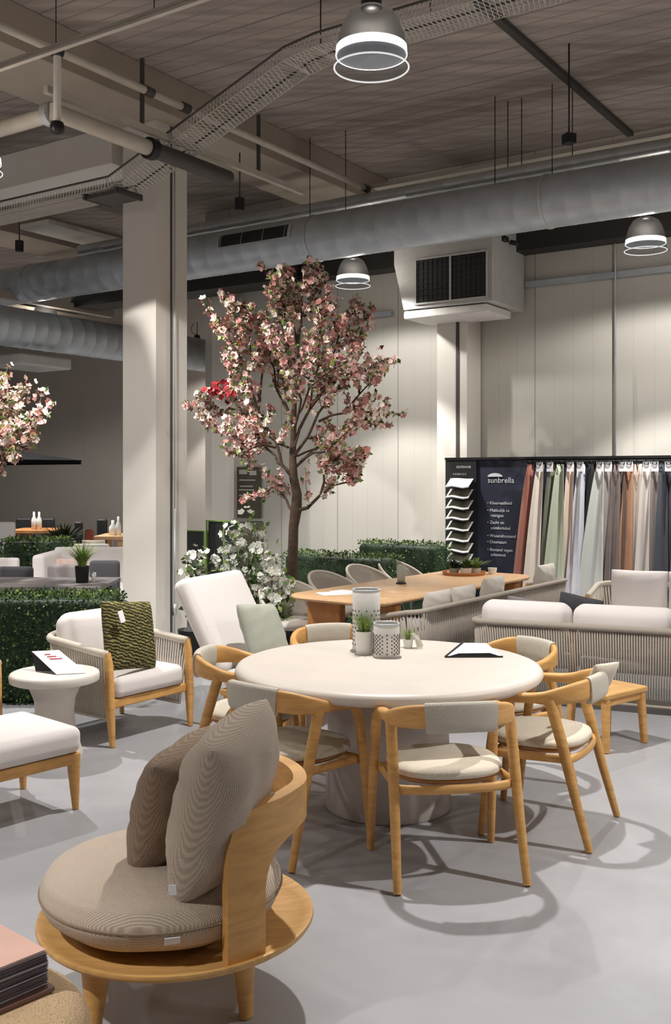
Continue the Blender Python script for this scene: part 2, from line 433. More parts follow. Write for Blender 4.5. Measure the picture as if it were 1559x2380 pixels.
# return wall that closes the gap behind the end of the right-hand wall
g = MB(); e0 = W0+AX*(tl-.15); c = e0+RX*(3.6); g.box(V(c.x, c.y, ZC/2), (6.7, .25, ZC), RZ); struct(g.build('wall_end', M['farwall'], smooth=False))
# black steel beam; its black also stands for the shadowed top of the wall
tb = along(W0-RX*.35, -6, tl-.1, .28, 4.48, 4.86, MB()).build('wall_beam', M['steel_black'], smooth=False, bevel=.01)
tag(tb, 'black steel beam with the shaded wall top in its black, behind the ventilation duct', 'beam')

def column(name, u_near, d, side, side2, label, zt=5.4, groove=True, conduit=False):
    near = V((u_near-HX)*d/F, d, 0)
    t = thing(name, label, 'column', near)
    b = MB(); c = near+AX*(side/2)+RX*(side2/2)
    b.box(V(c.x, c.y, zt/2), (side2, side, zt), RZ)
    b.build('shaft', M['colpaint'], t, world=True, smooth=False, bevel=.004)
    if groove:
        g = MB(); c = near+RX*(side2*.48)-AX*.001; g.box(V(c.x, c.y, zt/2), (.03, .006, zt-.02), RZ); g.build('seam', M['pipe_dark'], t, world=True, smooth=False)
    if conduit:
        g = MB(); c = near+RX*(side2*.55)-AX*.02
        g.tube([V(c.x, c.y, .0), V(c.x, c.y, 1.35)], .008, 8); g.box(V(c.x, c.y, .28), (.03, .03, .12), RZ); g.tube([V(c.x, c.y, 1.35), V(c.x, c.y, 5.2)], .005, 8)
        g.build('conduit', M['galv_light'], t, world=True)
    return t
column('column', 362, 10.5, .48, .48, 'thick white square column behind the rope armchair', conduit=True)
t = column('column', 1085, 12.85, .43, .40, 'white column under the wall-mounted air unit beside the fabric display', zt=4.4, groove=False)
g = MB(); nr = V(t.location.x, t.location.y, 0); c = nr+AX*.13-RX*.004; g.box(V(c.x, c.y, 2.2), (.012, .045, 4.38), RZ); g.build('recess', M['pipe_dark'], t, world=True, smooth=False)
column('column', 532, 15.2, .34, .12, 'white column at the open end of the wall behind the blossom tree', zt=5.0, groove=False)

# beams
colc = V((362-HX)*10.5/F, 10.5, 0)+AX*.24+RX*.24
b = MB(); a0 = colc-RX*14; a1 = colc+RX*14; c = (a0+a1)/2; b.box(V(c.x, c.y, 5.6), (28, .9, .4), RZ)
tag(b.build('ceiling_beam', M['beam'], smooth=False, bevel=.01), 'long concrete ceiling beam crossing over the white column', 'beam')
b = MB(); c = colc+AX*4.4; b.box(V(c.x, c.y, 5.25), (.5, 8, .4), RZ)
tag(b.build('ceiling_beam', M['colpaint'], smooth=False, bevel=.01), 'pale beam running left from the top of the white column', 'beam')
b = MB(); c = colc+AX*5.5+RX*0; b.box(V(c.x, c.y, 5.6), (28, .9, .4), RZ)
tag(b.build('ceiling_beam', M['beam'], smooth=False, bevel=.01), 'concrete ceiling beam further left, partly behind the pipes', 'beam')
b = MB(); c = colc+RX*6+AX*3; b.box(V(c.x, c.y, 5.5), (.5, 14, .3), RZ)
tag(b.build('ceiling_beam', M['beam'], smooth=False, bevel=.01), 'concrete cross beam in the far hall beyond the column', 'beam')

q = P(172, 545, 5.3); b = MB(); b.box(q, (1.5, .62, .06), RZ)  # added white box, its pale colour standing for a lit piece of soffit
tag(b.build('lit_soffit_panel', M['colpaint'], smooth=False), 'pale flat panel standing in for lit soffit under the far ceiling, left of the column', 'ceiling panel')
# ceiling slot profile
s0 = P(1105, -5, 5.78); s1 = P(1465, 310, 5.78)
b = MB(); c = (s0+s1)/2; L = (s1-s0).length; b.box(V(c.x, c.y, 5.765), (L, .075, .05), math.atan2(s1.y-s0.y, s1.x-s0.x))
tag(b.build('ceiling_channel', M['pipe_dark'], smooth=False, bevel=.004), 'dark metal channel fixed to the ceiling above the duct', 'ceiling channel')

# ---------------------------------------------------------------- ducts
def rods(t, pts, z0, z1=ZC, r=.005, name='hanger'):
    for p in pts:
        g = MB(); g.tube([V(p.x, p.y, z0), V(p.x, p.y, z1)], r, 6); g.build(name, M['blackmetal'], t, world=True)
def duct(name, p0, dr, a, b, z, r, label, mat, step=.28, ridge=.003):
    base = p0+dr*a
    t = thing(name, label, 'duct', V(base.x, base.y, z))
    pts = []; rr = []; x = a
    while x < b:
        for k, q in ((0, 0), (.012, ridge), (.024, 0)):
            pts.append(V(p0.x, p0.y, z)+dr*(x+k)); rr.append(r+q)
        x += step
    m = MB(); m.tube(pts, rr, 40); m.build('casing', mat, t, world=True, smooth=50)
    return t
D0 = V(3.28, 9.9, 0)
dt = duct('ventilation_duct', D0, AX, -3.5, 11, 4.57, .275, 'large galvanised round duct crossing the whole room', M['galv'])
def band(t, u, line, z, r, mat, wd=.03, dr=AX, name='strap'):
    p = hit(u, line, dr); g = MB(); ax = dr*wd
    g.tube([V(p.x, p.y, z)-ax/2, V(p.x, p.y, z)+ax/2], r, 40); g.build(name, mat, t, world=True, smooth=50)
for u in (80, 735, 1275): band(dt, u, D0, 4.57, .285, M['galv_light'])
# dark intake grille low on the duct's near side, in its frame
p = hit(618, D0, AX); g = MB()
ang = math.radians(3)
nrm = -RX
def on_duct(t_, an, rr): return V(p.x, p.y, 4.57)+AX*t_+(nrm*math.cos(an)+V(0, 0, 1)*math.sin(an))*rr
g.grid(lambda a, b_: on_duct((a-.5)*1.16, math.radians(-4+40*b_), .281), 12, 8)
fr = g.build('grille', M['galv_light'], dt, world=True, smooth=False, solid=.006)
g = MB(); g.grid(lambda a, b_: on_duct((a-.5)*1.06, math.radians(0+32*b_), .287), 12, 8); g.build('grille_opening', M['black'], fr, smooth=False, world=False, solid=.004)
bpy.data.objects['grille_opening'].location = -dt.location
for i in range(9):
    pass
g = MB()
for i in range(4): 
    for k in (0,):
        g.grid(lambda a, b_: on_duct(-.5+1.0*i/3+.008*a, math.radians(0+32*b_), .292), 2, 8)
so = g.build('grille_slats', M['galv'], fr, smooth=False, solid=.003); so.location = -dt.location
rods(dt, [hit(u, D0, AX) for u in (720, 803, 1150, 1283)], 4.84)
# smaller duct above
D1 = P(1559, 333, 5.02)*1; D1 = V((1559-HX)*10.1/F, 10.1, 0)
d1 = duct('ventilation_duct', D1, AX, -2.5, 9, 5.0, .075, 'narrow galvanised pipe duct running above the large round duct', M['galv_light'], .5)
rods(d1, [hit(u, D1, AX) for u in (1180, 1212, 1330)], 5.07)
D2 = V((1559-HX)*10.25/F, 10.25, 0)
g = MB(); p0 = D2-AX*2.5; p1 = hit(845, D2, AX); c = (p0+p1)/2; L = (p1-p0).length; g.box(V(c.x, c.y, 5.17), (.12, L, .05), RZ)
tag(g.build('cable_tray', M['pipe'], smooth=False, bevel=.006), 'slim cream cable tray lying above the narrow duct', 'cable tray')
# far hall duct along RX
DF = V(-.332*13.6, 13.6, 0)
d3 = duct('ventilation_duct', DF, RX, -2.5, 7, 3.72, .27, 'grey round duct in the far hall left of the column', M['galv'], .22, .005)
g = MB(); c = V((70-HX)*14.2/F, 14.2, 0); g.box(V(c.x, c.y, 3.28), (.9, .7, .16), RZ); 
tag(g.build('cassette_unit', M['zinc'], smooth=False, bevel=.03), 'pale boxy air unit hanging under the far duct above the left tree', 'air unit')
for k, (u, v, dd, L) in enumerate(((90, 700, 15.5, 3), (200, 745, 17, 4))):
    c = Q(u, v, dd); g = MB(); g.box(c, (L, .12, .12), RZ)
    tag(g.build('ceiling_joist', M['beam'], smooth=False), ('pale joist just under the large duct, left of the column', 'pale joist lower down in the far hall left of the column')[k], 'joist')
g = MB(); c = Q(150, 690, 16.5); g.box(c, (.5, 9, .5), RZ)
tag(g.build('ceiling_joist', M['steel_black'], smooth=False), 'black steel beam under the large duct in the far hall', 'beam')

# ---------------------------------------------------------------- wire mesh cable tray
t0 = V(.815, 8.05, 0)
def tp(u, z): q = hit(u, t0, AX); return V(q.x, q.y, z)
path = [tp(-120, 4.5), tp(285, 4.5), tp(690, 5.26), tp(760, 5.3), tp(1700, 5.3)]
mt = thing('mesh_cable_tray', 'wire mesh cable tray that climbs diagonally past the column to the ceiling', 'cable tray', path[0])
g = MB(); hw = .19; side = RX
for a, b_ in zip(path[:-1], path[1:]):
    d = b_-a; L = d.length; e = d.normalized(); up = side.cross(e).normalized()
    if up.z < 0: up = -up
    prof = [(-hw, .11), (-hw, .05), (-hw, 0), (-hw/2, 0), (0, 0), (hw/2, 0), (hw, 0), (hw, .05), (hw, .11)]
    def pt(s_, x):   # s_ along, x position along the unfolded profile
        i = min(int(x), len(prof)-2); f = x-i; q = (prof[i][0]*(1-f)+prof[i+1][0]*f, prof[i][1]*(1-f)+prof[i+1][1]*f)
        return a+e*s_+side*q[0]+up*q[1]
    for x in (0, 2, 6, 8): g.tube([pt(0, x), pt(L, x)], .004, 4)
    s_ = 0; 
    while s_ < L:
        for sl in (.22, -.22):
            q = [pt(min(L, max(0, s_+sl*k/8)), k) for k in (0, 2, 6, 8)]
            g.tube(q, .0042, 3)
        s_ += .042
g.build('wire_mesh', M['tray'], mt, world=True, smooth=False, merge=False)
for sg in (-1, 1):
    g = MB(); g.tube([q+side*hw*sg+V(0, 0, .11) for q in path], .011, 8); g.build('side_rail', M['pipe_dark'], mt, world=True)
for u, z in ((745, 5.41), (1330, 5.41), (1000, 5.41)):
    q = tp(u, z); g = MB(); g.tube([q, V(q.x, q.y, ZC)], .006, 6); g.build('hanger', M['blackmetal'], mt, world=True)
g = MB(); q = tp(262, 4.47); g.box(q+V(0, 0, -.01), (.32, .5, .03), RZ); g.box(q+AX*-.22, (.36, .03, .06), RZ); g.box(q+AX*.22, (.36, .03, .06), RZ); g.build('bracket', M['pipe_dark'], mt, world=True, smooth=False)

# ---------------------------------------------------------------- lamp rail, pipes of the upper left
RL = V(-1.0, 0, 0)
lampA = Vector((( 863-HX)*5.83/F, 5.83, 0))
railz = 4.78
g = MB(); p0 = lampA-AX*4; p1 = lampA+AX*9; c = (p0+p1)/2
g.box(V(c.x, c.y, railz), (.04, (p1-p0).length, .025), RZ); g.box(V(c.x, c.y, railz+.03), (.018, (p1-p0).length, .035), RZ)
rt = thing('lamp_rail', 'grey rail that crosses the upper left and carries the nearest pendant lamps', 'lamp rail', V(c.x, c.y, railz))
g.build('rail', M['pipe'], rt, world=True, smooth=False, bevel=.003)
rods(rt, [hit(u, lampA, AX) for u in (358, 745, 130)], railz, r=.004)
lampC = V((1500-HX)*10.58/F, 10.58, 0)
g = MB(); p0 = lampC-AX*4; p1 = lampC+AX*9; c = (p0+p1)/2; g.box(V(c.x, c.y, railz), (.06, (p1-p0).length, .05), RZ)
rt2 = thing('lamp_rail', 'grey rail behind the large duct that carries the two far pendant lamps', 'lamp rail', V(c.x, c.y, railz))
g.build('rail', M['pipe'], rt2, world=True, smooth=False, bevel=.003)

pt_ = thing('sprinkler_pipe', 'cream painted pipe with white joints running below the ceiling beam', 'pipe', Q(133, 205, 8.0))
def seg(name, pts, r, mat, par): g = MB(); g.tube(pts, r, 14); return g.build(name, mat, par, world=True, smooth=40)
pz = 5.13
a = P(345, 213, pz); seg('long_pipe', [a+RX*-2.4, a+RX*4.4], .035, M['pipe'], pt_)
for u in (345, 430, 850):
    q = hit(u, a, RX); q = V(q.x, q.y, pz); seg('coupling', [q-RX*.05, q+RX*.05], .045, M['pipe_dark'], pt_)
q = P(133, 118, pz); q0 = V(q.x, q.y, pz); qb = V(q.x, q.y, pz-.62)
seg('drop_pipe', [q0, qb], .032, M['colpaint'], pt_)
g = MB(); g.lathe([(0, -.06), (.05, -.04), (.06, 0), (.05, .04), (0, .06)], 16, q0); g.build('joint', M['blackmetal'], pt_, world=True)
g = MB(); g.lathe([(0, -.06), (.05, -.04), (.06, 0), (.05, .04), (0, .06)], 16, qb); g.build('joint', M['blackmetal'], pt_, world=True)
zz = 4.68; a = P(130, 262, zz)
p2 = thing('air_pipe', 'thick grey pipe turning a corner at the black joint in the upper left', 'pipe', a)
seg('near_pipe', [a+RX*-.05, a+RX*1.1], .07, M['pipe'], p2)
seg('far_pipe', [a+RX*1.1, a+RX*2.2], .075, M['pipe_dark'], p2)
seg('side_pipe', [a+AX*.05, a+AX*3.0], .065, M['pipe'], p2)
seg('collar', [a+RX*1.06, a+RX*1.14], .1, M['blackmetal'], p2)
seg('collar', [a+AX*.03-RX*.0, a+AX*.1], .1, M['galv_light'], p2)
a = P(150, 225, 4.84)
p3 = thing('support_rail', 'pale support rail parallel to the beam, under the cream pipe', 'rail', a)
g = MB(); g.box(a+RX*1.6, (3.6, .05, .06), RZ); g.build('bar', M['pipe'], p3, world=True, smooth=False)
for k in (.9, 2.6):
    g = MB(); g.box(a+RX*k+V(0, 0, .3), (.03, .03, .65), RZ); g.build('hanger', M['pipe_dark'], p3, world=True, smooth=False)

# ---------------------------------------------------------------- wall conduit, AC unit
q = hit(1300, W0-RX*.06, AX)
g = MB(); along(W0-RX*.08, -5, (hit(1225, W0, AX)-W0).dot(AX), .07, 4.08, 4.15, g)
tag(g.build('wall_trunking', M['galv'], smooth=False), 'thin grey trunking running along the wall right of the air unit', 'trunking')
g = MB(); along(W0-RX*.08, (hit(915, W0, AX)-W0).dot(AX), (hit(800, W0, AX)-W0).dot(AX), .07, 3.9, 3.96, g)
tag(g.build('wall_trunking', M['galv'], smooth=False), 'short grey trunking on the wall left of the air unit', 'trunking')
q = hit(1420, W0-RX*.1, AX); g = MB(); g.tube([V(q.x, q.y, 5.0), V(q.x, q.y, 4.62), V(q.x, q.y, 4.55)-AX*.05, V(q.x, q.y, 4.5)-AX*.05, V(q.x, q.y, 0)-AX*.05], .012, 8)
tag(g.build('wall_conduit', M['galv_light']), 'thin vertical conduit running down the wall at the far right', 'conduit')

fc = V(1.864, 12.0, 0)
ac = thing('air_unit', 'large white air handling unit with a dark square grille, mounted over the column', 'air unit', V(fc.x, fc.y, 3.77))
g = MB(); zt = 4.95
def acp(a, r_, z): q = fc+AX*a+RX*r_; return V(q.x, q.y, z)
Wd = 1.36
vs = [acp(0, 0, 3.77), acp(Wd-.14, 0, 3.77), acp(Wd-.14, .93, 3.77), acp(0, .93, 3.77),
      acp(0, 0, 4.95), acp(Wd, 0, 4.95), acp(Wd, .93, 4.95), acp(0, .93, 4.95), acp(Wd, 0, 4.35), acp(Wd, .93, 4.35)]
g.add(vs, [(3, 2, 1, 0), (4, 5, 6, 7), (0, 1, 8, 5, 4), (2, 3, 7, 6, 9), (3, 0, 4, 7), (1, 2, 9, 8), (8, 9, 6, 5)])
g.build('housing', M['zinc'], ac, world=True, smooth=False, bevel=.012)
g = MB(); g.box(acp(Wd/2-.02, .38, 3.71), (.72, Wd-.22, .1), RZ); g.build('drip_tray', M['white'], ac, world=True, smooth=False, bevel=.02)
ga = (hit(968, fc, AX)-fc).dot(AX); gb = (hit(1133, fc, AX)-fc).dot(AX)
g = MB(); g.box(acp((ga+gb)/2, -.008, 4.1), (.02, ga-gb, .55), RZ); gf = g.build('grille', M['black'], ac, world=True, smooth=False)
g = MB()
for i in range(15): g.box(acp(gb+(ga-gb)*(i+.5)/15, -.022, 4.1), (.008, .006, .55), RZ)
for i in range(8): g.box(acp((ga+gb)/2, -.026, 3.86+.55*i/8), (.008, ga-gb, .005), RZ)
o = g.build('grille_bars', plain('bar_dark', (60, 56, 52), .5), gf, smooth=False); o.location = -ac.location
g = MB(); g.box(acp((ga+gb)/2, -.03, 4.1), (.012, .022, .56), RZ)
for zz_ in (3.825, 4.375): g.box(acp((ga+gb)/2, -.018, zz_), (.03, ga-gb+.04, .02), RZ)
for aa in (ga, gb): g.box(acp(aa, -.018, 4.1), (.03, .02, .56), RZ)
g.build('grille_frame', M['zinc'], ac, world=True, smooth=False)
g = MB(); q = acp(-.03, .45, 4.55); g.tube([q, q-AX*.1+V(0, 0, -.03)], .03, 12); g.box(acp(-.02, .3, 4.56), (.1, .05, .06), RZ); g.build('pipe_outlet', M['black'], ac, world=True)
# ---------------------------------------------------------------- pendant lamps
def pendant(loc):
    t = thing('pendant_lamp', 'x', 'lamp', loc)
    g = MB(); g.lathe([(.215, 0), (.213, .02), (.206, .065)], 40, caps=False); g.build('clear_skirt', M['acrylic'], t, solid=.004)
    g = MB(); g.lathe([(.206, .068), (.202, .118)], 40, caps=False); g.build('light_band', M['glow'], t, solid=.004)
    g = MB(); g.lathe([(.201, .12), (.188, .18), (.165, .25), (.13, .31), (.08, .34), (.04, .345)], 40, caps=False); g.build('dome', M['acrylic_dim'], t, solid=.004)
    g = MB(); g.lathe([(.0, .075), (.08, .075), (.2, .07)], 40); g.build('lens', M['lens'], t, solid=.004)  # added disc that keeps the dome light from showing below
    g = MB(); g.tube([V(.215*math.cos(k*math.pi/24), .215*math.sin(k*math.pi/24), 0) for k in range(48)], .005, 8, closed=True); g.build('rim', M['rimglow'], t)
    g = MB(); g.lathe([(.0, .33), (.055, .33), (.06, .36), (.06, .44), (.04, .46), (0, .46)], 24); g.build('socket', M['blackmetal'], t)
    g = MB(); g.tube([V(0, 0, .45), V(0, 0, railz-loc[2]-.02)], .008, 8); g.build('rod', M['blackmetal'], t)
    g = MB(); g.tube([V(0, 0, .46), V(-.1, 0, .5), V(-.12, 0, .6), V(-.06, 0, railz-loc[2]-.03)], .006, 8); g.build('cable', M['black'], t)
    for nm, sz, bl, en in (('wide', 162, .25, LAMP_WIDE), ('beam', 88, .3, LAMP_BEAM)):
        l = bpy.data.lights.new('lamp_light', 'SPOT'); l.energy = en; l.color = LAMP_COL; l.spot_size = math.radians(sz); l.spot_blend = bl; l.shadow_soft_size = .05
        lo = bpy.data.objects.new('lamp_light', l); C.objects.link(lo); lo.parent = t; lo.location = (0, 0, -.02)
    l = bpy.data.lights.new('dome_light', 'POINT'); l.energy = DOME; l.color = LAMP_COL; l.shadow_soft_size = .08
    lo = bpy.data.objects.new('dome_light', l); C.objects.link(lo); lo.parent = t; lo.location = (0, 0, .2)
    return t
RIM = 4.05
stepA = 3.75
lampD = Q(-62, 400, 7.83)
seen = [(lampA, 'nearest pendant lamp with glass skirt and bright band, top centre'), (lampC, 'pendant lamp at the right edge below the duct'),
        (V((820-HX)*12.55/F, 12.55, 0), 'pendant lamp hanging beside the top of the blossom tree'), (V(lampD.x, lampD.y, 0), 'pendant lamp cut by the left edge of the picture')]
first = None
for p, lb in seen:
    if first is None: first = pendant(V(p.x, p.y, RIM)); first['label'] = lb; first['group'] = 'pendant lamps'
    else: dup(first, V(p.x, p.y, RIM), None, lb, 'pendant lamps')
lamps = [p for p, _ in seen]
stepR = (lampC-lampA)
cand = []
for i in range(-1, 4):
    for j in range(-2, 6):
        q = lampA+stepR*i+AX*stepA*j; q = V(q.x, q.y, 0)
        if min((q-l).length for l in lamps) < 1.8: continue
        if q.y < .5 or abs(q.x) > 12 or q.y > 22.5: continue
        if q.y > 1 and -40 < HX+F*q.x/q.y < 1600 and HY-2.35*F/q.y > -60: continue
        if (q-W0).dot(RX) > -.6 and (q-W0).dot(AX) < tl: continue
        cand.append(q)
for q, lb in ((Q(105, 757, 15.9), 'small pendant lamp in the far hall left of the column'), (Q(458, 832, 20.2), 'tiny pendant lamp in the far hall right of the column')):
    dup(first, V(q.x, q.y, q.z), None, lb, 'pendant lamps')
for q in cand:
    dup(first, V(q.x, q.y, RIM), None, 'pendant lamp of the same row, outside the picture or hidden by the ducts', 'pendant lamps out of view')
# hanging black spotlights
for k, (u, v, d, lb) in enumerate(((557, 475, 11.6, 'small black cylinder spotlight hanging just right of the column'), (1322, 323, 9.6, 'small black box spotlight hanging in front of the ribbed ceiling, right'), (45, 572, 13.5, 'small black cylinder spotlight hanging at the far left'))):
    q = Q(u, v, d); t = thing('ceiling_spotlight', lb, 'spotlight', q)
    g = MB(); g.lathe([(0, -.07), (.055, -.07), (.055, .07), (0, .07)], 20, q) if k != 1 else g.box(q, (.1, .1, .09), .3)
    g.build('body', M['black'], t, world=True, smooth=40)
    g = MB(); g.tube([q+V(0, 0, .04), V(q.x, q.y, ZC)], .008, 8); g.build('rod', M['blackmetal'], t, world=True)

nspot = 0
def spot(loc, target, power, size, blend=.4, col=(1, .93, .84), r=.04):  # extra lamp and body added out of view to light the trees and column
    l = bpy.data.lights.new('spot', 'SPOT'); l.energy = power; l.color = col; l.spot_size = math.radians(size); l.spot_blend = blend; l.shadow_soft_size = r
    o = bpy.data.objects.new('spot', l); C.objects.link(o); o.location = loc
    d = (Vector(target)-Vector(loc)).normalized(); o.rotation_euler = d.to_track_quat('-Z', 'Y').to_euler()
    global nspot
    nspot += 1; q = Vector(loc)-d*.03
    t = thing('added_spotlight', 'unseen black spotlight added above the left part of the room, '+('aimed at the tall tree', 'aimed at the white column', 'aimed at the left tree')[nspot-1], 'spotlight', q)
    g = MB(); g.tube([q, q-d*.16], .05, 16); g.build('body', M['black'], t, world=True, smooth=50)
    g = MB(); g.tube([q-d*.1, V(q.x, q.y, ZC)], .008, 8); g.build('rod', M['blackmetal'], t, world=True)
spot((-3.3, 7.7, 4.7), (-.6, 9.8, 2.6), 620, 34)
spot((-2.9, 6.8, 4.75), (-2.0, 10.4, 1.9), 760, 40, .12, (1, .97, .93))
spot((-1.4, 6.0, 4.6), (-3.2, 8.5, 2.0), 480, 30, col=(1, .86, .72))
# ================================================================ FURNITURE, NEAREST FIRST
def up_text(s, size, mat, name, parent, loc, rot, ext=.001):
    cu = bpy.data.curves.new('t', 'FONT'); cu.body = s; cu.size = size; cu.extrude = ext; cu.resolution_u = 2
    o = bpy.data.objects.new('t', cu); C.objects.link(o)
    dg = bpy.context.evaluated_depsgraph_get(); me = bpy.data.meshes.new_from_object(o.evaluated_get(dg)); bpy.data.objects.remove(o)
    me.materials.clear(); me.materials.append(mat); me.name = name
    q = bpy.data.objects.new(name, me); C.objects.link(q); q.parent = parent; q.location = loc; q.rotation_euler = rot
    return q
def T(loc=(0, 0, 0), rz=0, rx=0, ry=0):
    return Matrix.Translation(Vector(loc)) @ Matrix.Rotation(rz, 4, 'Z') @ Matrix.Rotation(rx, 4, 'X') @ Matrix.Rotation(ry, 4, 'Y')

# ---- round lounge chair in the foreground
LC = V(-.517, 3.3, 0)
t = thing('lounge_chair', 'low round wooden lounge chair with curved arch back in the foreground', 'chair', LC)
g = MB(); g.lathe([(0, .245), (.36, .245), (.415, .252), (.438, .262), (.445, .272), (.443, .282), (.436, .284), (.41, .272), (.36, .266), (0, .264)], 96); g.build('platform', M['teak_disc'], t, smooth=50)
for x, y in ((.225, -.12), (-.20, -.27), (-.27, .2), (.2, .27)):
    g = MB(); n_ = 6; pts = []; ra = []; rb = []
    L = math.hypot(x, y)
    for k in range(n_): f = k/(n_-1); pts.append((x*(1+.05*(1-f)), y*(1+.05*(1-f)), .002+.244*f)); ra.append(.026+.030*f**1.4); rb.append(.02+.022*f**1.4)
    g.tube(pts, ra, 16, flat=rb, up=(x/L, y/L, 0)); g.build('leg', M['teak_arm'], t, smooth=50)
def lerp(tb, x):
    for (a, p), (b_, q) in zip(tb[:-1], tb[1:]):
        if x <= b_: return p+(q-p)*max(0, (x-a)/(b_-a))
    return tb[-1][1]
TOPZ = [(-61, .60), (-60, .64), (-58.5, .672), (-56, .695), (-52, .712), (-45, .722), (-20, .724), (0, .712), (60, .712)]
BOTZ = [(-43.001, .262), (-43, .47), (-42.2, .505), (-40.5, .535), (-38, .558), (-34, .578), (-28, .592), (-15, .600), (0, .592), (60, .592)]
g = MB(); th = [-61, -60.4, -59.6, -58.5, -57, -55, -52, -48, -45, -43.001, -43, -42.2, -41.4, -40.5, -39.2, -38, -36, -34, -31, -28, -24, -20]+list(range(-16, 62, 3))
def arcp(a, r, z): a = math.radians(a); return V(r*math.cos(a), r*math.sin(a), z)
NV = 8; vs = []; fs = []
for a in th:
    zb = .262 if a <= -43.001 else lerp(BOTZ, a); z1 = lerp(TOPZ, a)
    ring = []
    for k in range(NV+1): ring.append(arcp(a, .422, zb+(z1-zb)*k/NV))
    for k in range(NV+1): ring.append(arcp(a, .378+.004*k/NV, z1-(z1-zb)*k/NV))
    vs += ring
n_ = 2*(NV+1)
for i in range(len(th)-1):
    for k in range(n_): fs.append((i*n_+k, (i+1)*n_+k, (i+1)*n_+(k+1) % n_, i*n_+(k+1) % n_))
fs.append(tuple(range(n_))); fs.append(tuple((len(th)-1)*n_+k for k in range(n_-1, -1, -1)))
g.add(vs, fs)
g.box(arcp(56, .4, .45), (.04, .12, .38), math.radians(56))
g.build('backrest', M['teak_arm'], t, bevel=.006, merge=True)
# seat cushion of the lounge
ct = thing('seat_cushion', 'large round taupe seat cushion lying on the round wooden lounge chair', 'cushion', V(-.562, 3.285, .284))
g = MB(); pr = [(0, .004), (.26, .0), (.325, .018), (.365, .048), (.385, .088), (.384, .115), (.366, .146), (.33, .168), (.25, .184), (.13, .192), (0, .194)]
# finer profile
fp = []
for i in range(len(pr)-1):
    for k in range(3): f = k/3; fp.append((pr[i][0]*(1-f)+pr[i+1][0]*f, pr[i][1]*(1-f)+pr[i+1][1]*f))
fp.append(pr[-1])
g.lathe(fp, 80)
rn = random.Random(3)
g.v = [v+V(0, 0, .004*math.sin(v.x*17+1)*math.sin(v.y*13)) for v in g.v]
g.build('cushion_body', M['taupe_seat'], ct)
g = MB(); g.tube([V(.386*math.cos(k*math.pi/40), .386*math.sin(k*math.pi/40), .098) for k in range(80)], .004, 6, closed=True); g.build('piping', M['taupe_shade_and_piping'], ct)
g = MB(); g.rbox(.045, .004, .025, .0015); o = g.build('care_label', M['paper'], ct); o.location = (.092, -.372, .075); o.rotation_euler = (math.radians(20), 0, math.radians(14))
def scatter_cushion(label, c, w, h, th_, rz, lean, mat, seed, group=None, roll=0, crease=.006):
    o = thing('scatter_cushion', label, 'cushion', c, rz, group)
    g = MB(); g.pillow(w, h, th_, T((0, 0, 0), 0, lean, roll), 26, crease=crease, seed=seed); g.build('cushion_body', mat, o)
    return o
cu1 = scatter_cushion('tall taupe scatter cushion leaning against the curved wooden back', V(-.345, 3.10, .712), .43, .54, .25, math.radians(-106), math.radians(-17), M['taupe'], 1, roll=.16, crease=.013)
g = MB(); g.rbox(.022, .003, .03, .001); o = g.build('care_label', M['paper'], cu1); o.matrix_local = Matrix.Rotation(math.radians(108), 4, 'Z') @ Matrix.Translation((-.125, -.235, -.185))
scatter_cushion('taupe scatter cushion coloured darker for shade, left one of the two on the round lounge chair', V(-.52, 3.30, .645), .40, .42, .20, math.radians(-112), math.radians(-17), M['taupe_shade_and_piping'], 5, roll=.13, crease=.010)

# ---- jute pouf with tray and magazines
PC = V(-.93, 2.40, 0)
g = MB(); g.lathe([(0, 0), (.29, 0), (.325, .02), (.342, .08), (.350, .2), (.348, .30), (.338, .37), (.318, .402), (.285, .42), (.24, .426), (0, .428)], 64, PC)
tag(g.build('pouf', M['pouf'], smooth=60), 'round woven jute pouf in the bottom left corner under the magazines', 'pouf')
e1 = Vector((-.67, -.74, 0)).normalized(); e2 = Vector((-.8, .6, 0)).normalized()
K = V(-.702, 2.505, 0)
am = math.atan2(e1.y, e1.x)
g = MB(); c = K+e1*.17+e2*.12; g.box(V(c.x, c.y, .4345), (.36, .27, .012), am)
tag(g.build('serving_board', M['tan_leather'], smooth=False, bevel=.003), 'flat dark tan board between the jute pouf and the magazines', 'board')
z = .441; rn = random.Random(11)
for i in range(13):
    h = .0065; last = i == 12
    c = K+e1*(.152+rn.uniform(-.003, .003))+e2*(.107+rn.uniform(-.003, .003)); a = am+rn.uniform(-.02, .02)
    m_ = thing('magazine', 'top magazine of the stack, with a dusty pink cover' if last else 'thin magazine in the stack under the pink-covered one', 'magazine', V(c.x, c.y, z), a, 'stacked magazines')
    g = MB(); g.box((0, 0, h/2), (.296, .206, h-.0022)); g.build('pages', M['plum_paper'] if i % 4 else M['paper'], m_, smooth=False)
    g = MB(); g.box((0, 0, h-.0006), (.30, .21, .0011)); g.box((0, 0, .0006), (.30, .21, .0011)); g.build('cover', M['rose_cover'] if last else M['plum_paper'], m_, smooth=False)
    z += h+.0003

